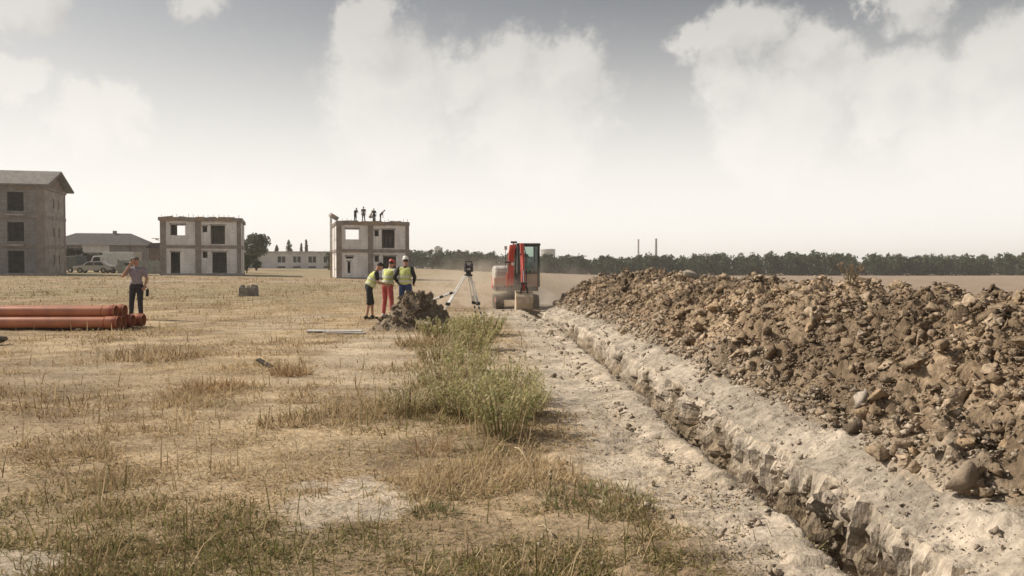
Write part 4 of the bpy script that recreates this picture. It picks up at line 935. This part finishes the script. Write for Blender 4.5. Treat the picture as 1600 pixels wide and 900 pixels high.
# ================================================================== SURVEY TRIPOD AND INSTRUMENT
TX, TY = -1.12, 20.6; tz = float(Gr(np.array(TX), np.array(TY)))
tp = empty('survey_tripod', (TX, TY, tz), 0, 'pale legged survey tripod standing among the weeds', 'tripod')
for k, (fx, fy, mat) in enumerate(((-.82, -.85, 'white_paint'), (.42, -.30, 'white_paint'), (.20, .60, 'white_paint'))):
    top = Vector((fx * .10, fy * .10, 1.28)); ft = Vector((fx, fy, .0)); mid = top.lerp(ft, .55); side = (ft - top).cross(Vector((0, 0, 1))).normalized() * .035
    b = MB(); b.tube(top + side, mid + side, .016, .016, 6); b.tube(top - side, mid - side, .016, .016, 6); lg = b.build('leg', M[mat], tp)
    MB().tube(top.lerp(ft, .40), ft.lerp(top, .06), .020, .017, 8).build('lower_tube', M['white_paint'], lg)
    MB().box(mid, (.11, .07, .08)).build('clamp', M['black_paint'], lg); MB().tube(ft.lerp(top, .07), ft + Vector((0, 0, -.04)), .024, .006, 8).build('foot_spike', M['black_paint'], lg)
    if k: 
        for q in (.62, .72, .82): MB().tube(top.lerp(ft, q), top.lerp(ft, q + .04), .024, .024, 8).build('dark_band', M['black_paint'], lg)  # black bands stand in for shadows across these legs
MB().tube((0, 0, 1.27), (0, 0, 1.32), .10, .11, 12).build('head_plate', M['black_paint'], tp)
it = empty('survey_instrument', (TX, TY, tz + 1.32), R(25), 'dark survey instrument mounted on the tripod', 'survey instrument')
MB().tube((0, 0, 0), (0, 0, .06), .075, .065, 12).build('tribrach', M['black_paint'], it)
for s_ in (-1, 1): MB().box((.085 * s_, 0, .17), (.045, .11, .22)).build('side_housing', M['instrument'], it, .01)
MB().box((0, 0, .085), (.2, .13, .05)).build('base_housing', M['instrument'], it, .01)
t_o = MB().tube((0, -.11, .20), (0, .11, .20), .042, .05, 12).build('telescope', M['instrument'], it); MB().tube((0, -.115, .20), (0, -.108, .20), .03, .03, 12).build('objective', M['lens'], t_o)
b = MB(); b.path([(-.085, 0, .27), (-.085, 0, .33), (.085, 0, .33), (.085, 0, .27)], .012); b.build('carry_handle', M['black_paint'], it)

# ================================================================== EXCAVATOR (faces the camera along local -y)
EX, EY = .12, 29.9; ez = float(Gr(np.array(EX), np.array(EY)))
ex = empty('mini_excavator', (EX, EY, ez), R(5.5), 'small red tracked excavator digging at the end of the trench', 'excavator')
def stadium(L, h, n=8):
    r_ = h / 2; pts = []
    for k in range(n + 1): a = -math.pi / 2 + math.pi * k / n; pts.append((L / 2 - r_ + r_ * math.cos(a), r_ + r_ * math.sin(a)))
    for k in range(n + 1): a = math.pi / 2 + math.pi * k / n; pts.append((-L / 2 + r_ + r_ * math.cos(a), r_ + r_ * math.sin(a)))
    return pts
for s_ in (-1, 1):
    xc = .64 * s_; b = MB(); outer = stadium(1.85, .46); inner = [(a * .93, .23 + (z - .23) * .82) for a, z in outer]; n = len(outer)
    vs = [(xc + q, a, z) for q in (-.15, .15) for pl_ in (outer, inner) for a, z in pl_]
    fs = []
    for i in range(n):
        j = (i + 1) % n; fs += [(i, j, 2 * n + j, 2 * n + i), (n + i, 3 * n + i, 3 * n + j, n + j), (i, n + i, n + j, j), (2 * n + i, 2 * n + j, 3 * n + j, 3 * n + i)]
    b.add(vs, fs)
    per = []
    for i in range(n): a, c = outer[i], outer[(i + 1) % n]; m_ = max(1, int(round(math.hypot(c[0] - a[0], c[1] - a[1]) / .1))); per += [((a[0] + (c[0] - a[0]) * k / m_, a[1] + (c[1] - a[1]) * k / m_), math.atan2(c[1] - a[1], c[0] - a[0])) for k in range(m_)]
    tr = b.build('track', M['track_rubber'], ex)
    b = MB()
    for (a, z), an in per: b.box((xc, a, z), (.30, .035, .05), (an, 0, 0))
    b.build('tread_lugs', M['track_rubber'], tr)
    for yy, r_ in ((-.68, .17), (.68, .17)): MB().tube((xc - .12, yy, .23), (xc + .12, yy, .23), r_, r_, 16).build('drive_wheel', M['dark_metal'], tr)
    for yy in (-.35, 0, .35): MB().tube((xc - .1, yy, .13), (xc + .1, yy, .13), .085, .085, 12).build('track_roller', M['dark_metal'], tr)
    MB().bb(xc - .08, xc + .08, -.55, .55, .16, .34).build('track_frame', M['red_paint'], tr)
MB().bb(-.5, .5, -.4, .4, .30, .52).build('undercarriage', M['dark_metal'], ex, .02)
MB().tube((0, 0, .52), (0, 0, .63), .34, .34, 24).build('slew_ring', M['dark_metal'], ex)
MB().bb(-.78, .78, -.72, .85, .63, .78).build('deck', M['dark_metal'], ex, .02)
eng = MB().prism([(-.58, .78), (.95, .78), (1.02, 1.0), (.98, 1.48), (.2, 1.56), (-.50, 1.50), (-.62, 1.30)], -.80, -.22).build('engine_cover', M['pale_grey_paint'], ex, .04)
MB().prism([(-.60, .79), (-.30, .79), (-.30, 1.12), (-.66, 1.12)], -.83, -.24).build('side_skirt', M['dusty_red'], eng, .02)
for k in range(5): MB().bb(-.72, -.32, -.66, -.628, 1.20 + k * .05, 1.225 + k * .05).build('vent_slat', M['dark_metal'], eng)
MB().prism([(.5, .66), (.98, .70), (1.06, 1.0), (1.03, 1.2), (.97, 1.2), (.5, .9)], -.82, .80).build('counterweight', M['red_paint'], ex, .04)
# cab
cab = MB(); X0, X1, Y0, Y1, Z0, Z1 = .06, .80, -.62, .62, .78, 2.36
for x in (X0, X1):
    for y in (Y0, Y1): cab.bb(x - .04, x + .04, y - .04, y + .04, Z0, Z1 - .08)
for z in (1.28,):
    cab.bb(X0, X1, Y0 - .025, Y0 + .025, z - .03, z + .03); cab.bb(X1 - .025, X1 + .025, Y0, Y1, z - .03, z + .03); cab.bb(X0 - .025, X0 + .025, Y0, Y1, z - .03, z + .03); cab.bb(X0, X1, Y1 - .025, Y1 + .025, z - .03, z + .03)
cabo = cab.build('cab_frame', M['black_paint'], ex)
MB().box(((X0 + X1) / 2, 0, Z1 - .03), (X1 - X0 + .14, Y1 - Y0 + .16, .10)).build('cab_roof', M['dark_metal'], ex, .04)
MB().bb(X0 + .045, X1 - .045, Y0 - .015, Y0 + .015, Z0, 1.25).build('lower_panel', M['dusty_red'], cabo); MB().bb(X1 - .015, X1 + .015, Y0 + .045, Y1 - .045, Z0, 1.25).build('door_panel', M['dusty_red'], cabo)
MB().bb(X0 + .045, X1 - .045, Y1 - .015, Y1 + .015, Z0, 1.25).build('lower_panel', M['dusty_red'], cabo)
for nm, q in (('front_pane', (X0 + .042, X1 - .042, Y0 - .008, Y0 + .008, 1.312, Z1 - .09)), ('rear_pane', (X0 + .042, X1 - .042, Y1 - .008, Y1 + .008, 1.312, Z1 - .09)), ('side_pane', (X1 - .008, X1 + .008, Y0 + .042, Y1 - .042, 1.312, Z1 - .09)), ('side_pane', (X0 - .008, X0 + .008, Y0 + .042, Y1 - .042, 1.312, Z1 - .09))):
    MB().bb(*q).build(nm, M['glass'], cabo)
st = MB().bb(.20, .66, -.05, .40, .95, 1.08).build('seat', M['black_paint'], ex, .03); MB().box((.43, .42, 1.30), (.44, .1, .5), (-.12, 0, 0)).build('backrest', M['black_paint'], st, .03)
for x in (.17, .69): MB().tube((x, -.20, .80), (x, -.24, 1.30), .018, .014, 8).build('control_lever', M['black_paint'], ex)
# boom, arm, bucket
swing = MB(); swing.bb(-.22, .08, -1.0, -.70, .62, .95); swing.build('swing_bracket', M['dark_metal'], ex, .02)
BX = -.22
boom = MB().prism([(-.80, 0.820), (-1.0, 0.860), (-1.14, 1.300), (-1.20, 1.794), (-1.52, 2.106), (-1.80, 2.151), (-1.80, 2.288), (-1.44, 2.258), (-1.02, 1.923), (-.92, 1.414)], BX - .14, BX + .06).build('boom', M['red_paint'], ex, .012)
AX = .05
arm = MB().prism([(-1.62, 2.334), (-1.90, 2.334), (-2.02, 2.060), (-2.44, 0.720), (-2.36, 0.600), (-2.26, 0.700), (-1.80, 2.045), (-1.62, 2.212)], AX - .06, AX + .06).build('arm', M['red_paint'], ex, .012)
def cyl(name, p0, p1, parent, r0=.05, q=.55):
    p0 = Vector(p0); p1 = Vector(p1); o = MB().tube(p0, p0.lerp(p1, q), r0, r0, 12).build(name, M['red_paint'], parent); MB().tube(p0.lerp(p1, q), p1, r0 * .55, r0 * .55, 10).build('piston_rod', M['steel'], o)
    for e in (p0, p1): MB().tube(e - Vector((.11, 0, 0)), e + Vector((.11, 0, 0)), .035, .035, 8).build('pin', M['dark_metal'], o)
cyl('boom_cylinder', (BX - .17, -.98, 0.800), (BX - .17, -1.28, 1.680), boom)
cyl('arm_cylinder', (BX, -1.12, 2.060), (BX, -1.70, 2.379), boom)
cyl('bucket_cylinder', (AX, -2.02, 1.946), (AX, -2.48, 0.950), arm, .042)
b = MB()
for s_ in (-1, 1): b.tube((AX + .09 * s_, -2.48, 0.950), (AX + .09 * s_, -2.36, 0.800), .025, .025, 8); b.tube((AX + .09 * s_, -2.48, 0.950), (AX + .09 * s_, -2.56, 0.620), .025, .025, 8)
b.build('bucket_link', M['dark_metal'], arm)
b = MB(); b.path([(AX + .09, -1.7, 2.212), (AX + .12, -1.98, 1.984), (AX + .11, -2.25, 1.300), (AX + .09, -2.38, 1.000)], .016, 6); b.path([(BX + .12, -1.0, 1.200), (BX + .13, -1.15, 1.756), (BX + .12, -1.5, 2.212)], .018, 6); b.build('hydraulic_hose', M['rubber'], boom)
# bucket: curved back towards the camera, mouth towards the machine
prof_o = [(-2.34, .66), (-2.55, .64), (-2.68, .50), (-2.73, .28), (-2.68, .08), (-2.55, -.06), (-2.36, -.13), (-2.14, -.12)]
bw2 = .29; b = MB(); n = len(prof_o)
prof_i = [(-2.35, .63), (-2.54, .61), (-2.65, .48), (-2.70, .28), (-2.65, .10), (-2.53, -.03), (-2.36, -.10), (-2.14, -.10)]
for x0, x1 in ((AX - bw2 + .02, AX + bw2 - .02),):
    vs = [(x, a, z) for x in (x0, x1) for a, z in prof_o] + [(x, a, z) for x in (x0, x1) for a, z in prof_i]
    fs = []
    for i in range(n - 1): fs += [(i, i + 1, n + i + 1, n + i), (2 * n + i, 3 * n + i, 3 * n + i + 1, 2 * n + i + 1)]
    fs += [(0, n, 3 * n, 2 * n), (n - 1, 3 * n - 1, 4 * n - 1, 2 * n - 1)]; b.add(vs, fs)
bk = b.build('bucket', M['dusty_steel'], ex)
for s_ in (-1, 1): MB().prism(prof_o, *sorted((AX + s_ * bw2, AX + s_ * (bw2 - .02)))).build('side_plate', M['dusty_steel'], bk)
MB().bb(AX - bw2 - .01, AX + bw2 + .01, -2.57, -2.33, .655, .69).build('top_lip', M['dusty_steel'], bk)
for k in range(4): MB().prism([(-2.16, -.125), (-2.0, -.11), (-2.16, -.085)], AX - .25 + k * .15, AX - .20 + k * .15).build('tooth', M['dark_metal'], bk)
for s_ in (-1, 1): MB().bb(AX + s_ * .12 - .015, AX + s_ * .12 + .015, -2.60, -2.30, .60, .80).build('hinge_ear', M['dark_metal'], bk)
# mirror and work light
b = MB(); b.path([(-.42, -.55, 1.45), (-.42, -.72, 2.15)], .010, 6); mo = b.build('mirror_stalk', M['black_paint'], ex); MB().box((-.42, -.74, 2.2), (.10, .03, .14)).build('mirror', M['pale_grey_paint'], mo, .01)
lo_ = MB().tube((BX, -1.22, 1.62), (BX, -1.28, 1.62), .05, .06, 12).build('work_light', M['white_paint'], boom)
MB().tube((.55, .72, 1.5), (.55, .72, 2.0), .03, .03, 8).build('exhaust', M['dark_metal'], ex)

# ================================================================== PEOPLE (built facing -y)
def person(loc, rz, label, top, legs, shoes='black_cloth', hair='hair', height=1.78, lean=0, side=0, head_turn=(0, 0), arms=None, feet=None, knees=None, sleeves='short', shorts=False, vest=None, hat=None, seated=False, vox=.014, group=None, face=True, sleeve_mat=None):
    s = height / 1.78; root = empty('person', loc, rz, label, 'person', group); root.scale = (s, s, s)
    hipz = .93 if not seated else .16
    T = Matrix.Translation((0, 0, hipz)) @ Matrix.Rotation(lean, 4, 'X') @ Matrix.Rotation(side, 4, 'Y')   # upper body frame, lean > 0 bends towards -y
    U = lambda x, y, z: T @ Vector((x, y, z - .93))
    hips = [Vector((q * .092, 0, hipz - .02)) for q in (-1, 1)]
    if seated: kn = [Vector((q * .14, -.42, hipz + .02)) for q in (-1, 1)]; an = [Vector((q * .13, -.50, hipz - .40)) for q in (-1, 1)]
    else:
        an = feet or [Vector((-.13, .02, .085)), Vector((.13, .02, .085))]; an = [Vector(q) for q in an]
        kn = [Vector(q) for q in knees] if knees else [(h + a) / 2 + Vector((0, -.035, .03)) for h, a in zip(hips, an)]
    sh = [U(q * .185, 0, 1.42) for q in (-1, 1)]
    arms = arms or [((-.25, .03, 1.13), (-.25, -.07, .90)), ((.25, .03, 1.13), (.25, -.07, .90))]
    el = [U(*a[0]) for a in arms]; wr = [U(*a[1]) for a in arms]
    hd = U(0, -.035, 1.655); Hm = T.to_3x3() @ Euler((head_turn[0], 0, head_turn[1])).to_matrix()
    H = lambda x, y, z: hd + Hm @ Vector((x, y, z)); hrot = Hm.to_euler()
    trot = T.to_3x3().to_euler()
    b = MB()
    b.ell(U(0, 0, .98), (.155, .105, .12), trot); b.cap(U(0, 0, 1.0), U(0, 0, 1.25), .115, .125); b.ell(U(0, .0, 1.28), (.165, .10, .17), trot)
    b.cap(U(-.12, 0, 1.41), U(.12, 0, 1.41), .062); b.cap(U(0, 0, 1.42), hd + Hm @ Vector((0, .02, -.05)), .055, .052)
    b.ell(hd, (.073, .093, .113), hrot, 18, 12); b.ell(H(0, -.035, -.062), (.052, .055, .05), hrot); b.cap(H(0, -.088, .012), H(0, -.108, -.022), .010, .015)
    b.ell(H(0, -.078, .035), (.05, .02, .014), hrot)
    for q in (-1, 1): b.ell(H(q * .074, .008, -.005), (.012, .02, .032), hrot)
    for k in (0, 1):
        b.cap(hips[k], kn[k], .082, .056); b.cap(kn[k], an[k], .056, .036); b.cap(kn[k].lerp(an[k], .15) + Vector((0, .012, 0)), kn[k].lerp(an[k], .5), .052, .042)
        b.cap(sh[k], el[k], .05, .038); b.cap(el[k], wr[k], .040, .027)
        d = (wr[k] - el[k]).normalized(); ax = d.cross(Vector((0, 1, .2))).normalized() if abs(d.y) < .95 else Vector((1, 0, 0)); nrm = d.cross(ax).normalized()
        pc_ = wr[k] + d * .055; b.cap(wr[k] + d * .015, wr[k] + d * .075, .026, .030); b.cap(pc_ + ax * .018, pc_ - ax * .018 + d * .02, .024)
        for f_, (o_, ln) in enumerate(((-.030, .062), (-.010, .072), (.011, .068), (.030, .052))):
            r0 = wr[k] + d * .088 + ax * o_; m_ = r0 + d * ln * .55 + nrm * .010; b.cap(r0, m_, .0095, .009, 8); b.cap(m_, m_ + d * ln * .42 + nrm * .024, .009, .0075, 8)
        th = wr[k] + d * .035 - ax * .030; b.cap(th, th - ax * .030 + d * .028 + nrm * .012, .012, .010, 8); b.cap(th - ax * .030 + d * .028 + nrm * .012, th - ax * .034 + d * .062 + nrm * .018, .010, .008, 8)
    body = b.build('body', M['skin'], root, voxel=vox * .8, relax=2)
    # trousers or shorts
    b = MB(); b.ell(hips[0].lerp(hips[1], .5) + Vector((0, 0, .07)), (.175, .125, .14)); b.ell(U(0, 0, 1.03), (.165, .118, .07), trot)
    for k in (0, 1):
        b.cap(hips[k] + Vector((0, 0, .02)), kn[k], .105, .075)
        if shorts: b.cap(kn[k], kn[k].lerp(an[k], .1), .078, .08)
        else: b.cap(kn[k], an[k] + Vector((0, 0, .02)), .074, .060)
    b.build('shorts' if shorts else 'trousers', M[legs], root, voxel=vox, relax=3)
    # shirt
    b = MB(); b.ell(U(0, 0, 1.04), (.175, .128, .12), trot); b.cap(U(0, 0, 1.05), U(0, 0, 1.27), .138, .140); b.ell(U(0, .0, 1.29), (.19, .122, .175), trot); b.cap(U(-.14, 0, 1.405), U(.14, 0, 1.405), .076); b.cap(U(0, 0, 1.42), U(0, -.005, 1.475), .085, .066)
    for k in (0, 1): b.cap(sh[k], sh[k].lerp(el[k], .62 if sleeves == 'short' else 1), .074, .062 if sleeves == 'short' else .054)
    b.build('shirt', M[top], root, voxel=vox, relax=3)
    if sleeves == 'long':
        for k in (0, 1):
            b = MB(); b.cap(sh[k].lerp(el[k], .25), el[k], .066, .056); b.cap(el[k], wr[k].lerp(el[k], .06), .056, .042)
            b.build('sleeve', M[sleeve_mat or top], root, voxel=vox, relax=2)
    if vest:
        b = MB(); b.ell(U(0, 0, 1.05), (.195, .148, .15), trot); b.cap(U(0, 0, 1.05), U(0, 0, 1.28), .158, .160); b.ell(U(0, .0, 1.30), (.205, .14, .165), trot); b.cap(U(-.13, 0, 1.40), U(.13, 0, 1.40), .088)
        vo = b.build('vest', M[vest], root, voxel=vox, relax=3)
        for zz in (1.06, 1.20):
            b = MB(); n = 24; vs = []
            for dz in (-.024, .024):
                for i in range(n): a = 2 * math.pi * i / n; vs.append(U(.203 * math.cos(a), .166 * math.sin(a), zz + dz))
            b.add(vs, [(i, (i + 1) % n, n + (i + 1) % n, n + i) for i in range(n)])
            o = b.build('reflective_band', M['reflective'], vo); m_ = o.modifiers.new('thick', 'SOLIDIFY'); m_.thickness = .008
    for k in (0, 1):
        b = MB(); a = an[k]; d = Vector((0, -1, 0)); b.cap(a + Vector((0, .045, -.045)), a + Vector((0, -.15, -.052)), .042, .034); b.ell(a + Vector((0, .01, -.01)), (.05, .06, .06)); b.build('shoe', M[shoes], root, voxel=vox, relax=2)
    if hair:
        b = MB(); b.ell(H(0, .022, .030), (.080, .092, .096), hrot, 16, 10); b.ell(H(0, -.03, .075), (.064, .06, .045), hrot); b.build('hair', M[hair], root, voxel=vox, relax=2)
    if hat:
        hm, kind = hat; b = MB()
        n = 18; vs = [H(0, .01, .165 if kind == 'helmet' else .145)]
        for t, rr, zz in ((0, .06, .15 if kind == 'helmet' else .135), (1, .088, .11), (2, .098, .05), (3, .100, .035)):
            for i in range(n): a = 2 * math.pi * i / n; vs.append(H(rr * .92 * math.cos(a), .01 + rr * 1.12 * math.sin(a), zz))
        fs = [(0, 1 + i, 1 + (i + 1) % n) for i in range(n)] + [(1 + j * n + i, 1 + (j + 1) * n + i, 1 + (j + 1) * n + (i + 1) % n, 1 + j * n + (i + 1) % n) for j in range(3) for i in range(n)]
        b.add(vs, fs); ho = b.build('helmet' if kind == 'helmet' else 'cap', M[hm], root); m_ = ho.modifiers.new('thick', 'SOLIDIFY'); m_.thickness = .008
        b = MB(); b.ell(H(0, -.135, .04), (.07, .075, .008), hrot, 14, 5); b.build('brim', M[hm], ho)
    if face:
        for q in (-1, 1):
            MB().ell(H(q * .029, -.083, .012), (.011, .008, .008), hrot, 8, 5).build('eye', M['eye'], body); MB().box(H(q * .029, -.093, .036), (.034, .01, .007), hrot).build('eyebrow', M['hair'], body)
        MB().ell(H(0, -.086, -.052), (.024, .007, .008), hrot, 10, 5).build('mouth', M['lip'], body)
    return root
def gnd(x, y): return (x, y, float(Gr(np.array(x), np.array(y))))
# man on the phone behind the pipes
man = person(gnd(-10.75, 22.9), R(8), 'man in mauve short sleeved shirt talking on a phone behind the orange pipes', 'mauve_cloth', 'dark_cloth', hair='hair_grey', height=1.80,
       arms=[((-.33, -.12, 1.22), (-.125, -.155, 1.535)), ((.27, .06, 1.14), (.235, -.06, .93))], feet=[(-.17, .05, .085), (.13, -.06, .085)], head_turn=(.25, -.2))
ph = MB().box((-.105, -.07, 1.66), (.02, .075, .15), (.25, .1, 0)).build('phone', M['black_paint'], None, .006); ph.location = man.location; ph.rotation_euler = man.rotation_euler; tag(ph, 'dark phone held to the ear of the man in the mauve shirt', 'phone')
bg_ = MB().prismy([(.25, .66), (.315, .65), (.33, .86), (.26, .87)], -.04, .06).build('hand_bag', M['black_cloth'], None, .02); bg_.location = man.location; bg_.rotation_euler = man.rotation_euler
MB().path([(.23, .015, .87), (.25, .015, .96), (.31, .015, .86)], .009, 6).build('strap', M['black_cloth'], bg_); tag(bg_, 'small dark bag hanging at the side of the man on the phone', 'bag')
# three workers by the rubble
person(gnd(-4.22, 23.6), R(108), 'worker in black shorts and yellow vest leaning forward', 'black_cloth', 'black_cloth', shorts=True, vest='vest_yellow', lean=R(24), height=1.76, arms=[((-.24, -.14, 1.18), (-.12, -.38, 1.22)), ((.24, -.16, 1.20), (.12, -.40, 1.24))], feet=[(-.16, .10, .085), (.14, -.12, .085)], head_turn=(.25, 0), group='workers by the rubble pile')
person(gnd(-3.82, 24.5), R(150), 'worker with red cap, yellow vest and red trousers', 'white_cloth', 'red_cloth', shoes='white_cloth', vest='vest_yellow', hat=('red_paint', 'cap'), lean=R(14), height=1.78, arms=[((-.26, -.10, 1.15), (-.14, -.34, 1.10)), ((.26, -.10, 1.15), (.16, -.32, 1.08))], feet=[(-.21, .05, .085), (.19, -.05, .085)], head_turn=(.2, .2), group='workers by the rubble pile')
person(gnd(-3.24, 24.3), R(176), 'worker in yellow vest, black sleeves and blue jeans seen from behind', 'black_cloth', 'jeans', vest='vest_yellow', sleeves='long', hat=('white_paint', 'helmet'), height=1.82, arms=[((-.30, .08, 1.17), (-.22, -.14, .99)), ((.31, .08, 1.17), (.23, -.14, .99))], feet=[(-.16, .03, .085), (.16, -.03, .085)], head_turn=(.2, .35), group='workers by the rubble pile')
# operator in the cab
ol = Matrix.Translation(ex.location) @ Matrix.Rotation(R(5.5), 4, 'Z') @ Vector((.43, .22, 1.0))
person(tuple(ol), R(5.5), 'machine operator in green vest seated inside the excavator cab', 'grey_cloth', 'dark_cloth', seated=True, vest='vest_green', height=1.72, arms=[((-.30, -.10, 1.16), (-.27, -.34, 1.13)), ((.30, -.10, 1.16), (.27, -.34, 1.13))])
# workers on the roof of the second shell
def on_roof(lx, ly):
    q = Matrix.Translation(h2.location) @ Matrix.Rotation(R(16), 4, 'Z') @ Vector((lx, ly, 0)); return (q.x, q.y, z2r)
RG = 'workers on the roof of the second shell house'
person(on_roof(-1.75, 1.6), R(150), 'roof worker standing at the outer end of the group', 'black_cloth', 'dark_cloth', height=1.64, vox=.024, lean=R(16), group=RG, face=False, arms=[((-.3, -.05, 1.15), (-.22, -.3, 1.2)), ((.3, -.05, 1.15), (.22, -.3, 1.2))])
person(on_roof(-.95, .7), R(190), 'tallest roof worker in grey standing close to the slab edge', 'grey_cloth', 'grey_cloth', height=1.68, vox=.024, group=RG, face=False)
person(on_roof(.25, 1.3), R(200), 'roof worker in black beside the crouching one', 'black_cloth', 'black_cloth', height=1.58, vox=.024, lean=R(14), group=RG, face=False)
person(on_roof(.95, 1.5), R(95), 'roof worker bending forward at the inner end of the group', 'grey_cloth', 'dark_cloth', height=1.58, vox=.024, lean=R(38), group=RG, face=False, arms=[((-.24, -.14, 1.2), (-.2, -.4, 0.95)), ((.24, -.14, 1.2), (.2, -.4, 0.95))])
person(on_roof(-.25, 1.0), R(100), 'roof worker crouching low between the standing ones', 'white_cloth', 'grey_cloth', height=1.68, vox=.024, lean=R(20), seated=True, group=RG, face=False)
for o in [q for q in C.objects if q.get('label', '').startswith('roof worker crouching')]: o.location.z += .40

# ================================================================== DUST AND HAZE
def vol_mat(name, col, dens):
    m = bpy.data.materials.new(name); m.use_nodes = True; t = NT(m.node_tree); t.n.remove(t.n['Principled BSDF']); pv = t.node('ShaderNodeVolumePrincipled')
    pv.inputs['Color'].default_value = (*col, 1); pv.inputs['Anisotropy'].default_value = .3
    t.put(pv.inputs['Density'], dens(t) if callable(dens) else dens); t.l.new(pv.outputs[0], t.n['Material Output'].inputs['Volume']); return m
def dust_density(t):
    co = t.node('ShaderNodeTexCoord').outputs['Object']; L_ = t.vmath('LENGTH', co)
    fall = t.rng(L_, 1.0, .15); nz_ = t.rng(t.noise(t.vmath('MULTIPLY', co, (3, 2, 1.5)), 2.0, 6, .62), .40, .66)
    return t.math('MULTIPLY', t.math('MULTIPLY', fall, nz_), 0.95)
b = MB(); b.ell((0, 0, 0), (1, 1, 1), None, 24, 14); d_ = b.build('dust', vol_mat('dust', (.86, .78, .68), dust_density), None); d_.location = (-.6, 30.0, .40); d_.scale = (5.2, 2.7, 1.8); tag(d_, 'pale dust cloud drifting around the excavator', 'dust', kind='stuff')
hzb = MB().bb(-1600, 1600, -200, 1750, -4.5, 31).build('haze', vol_mat('haze', (.93, .92, .90), .00042), None); tag(hzb, 'thin summer haze over the whole field', 'haze', kind='stuff')
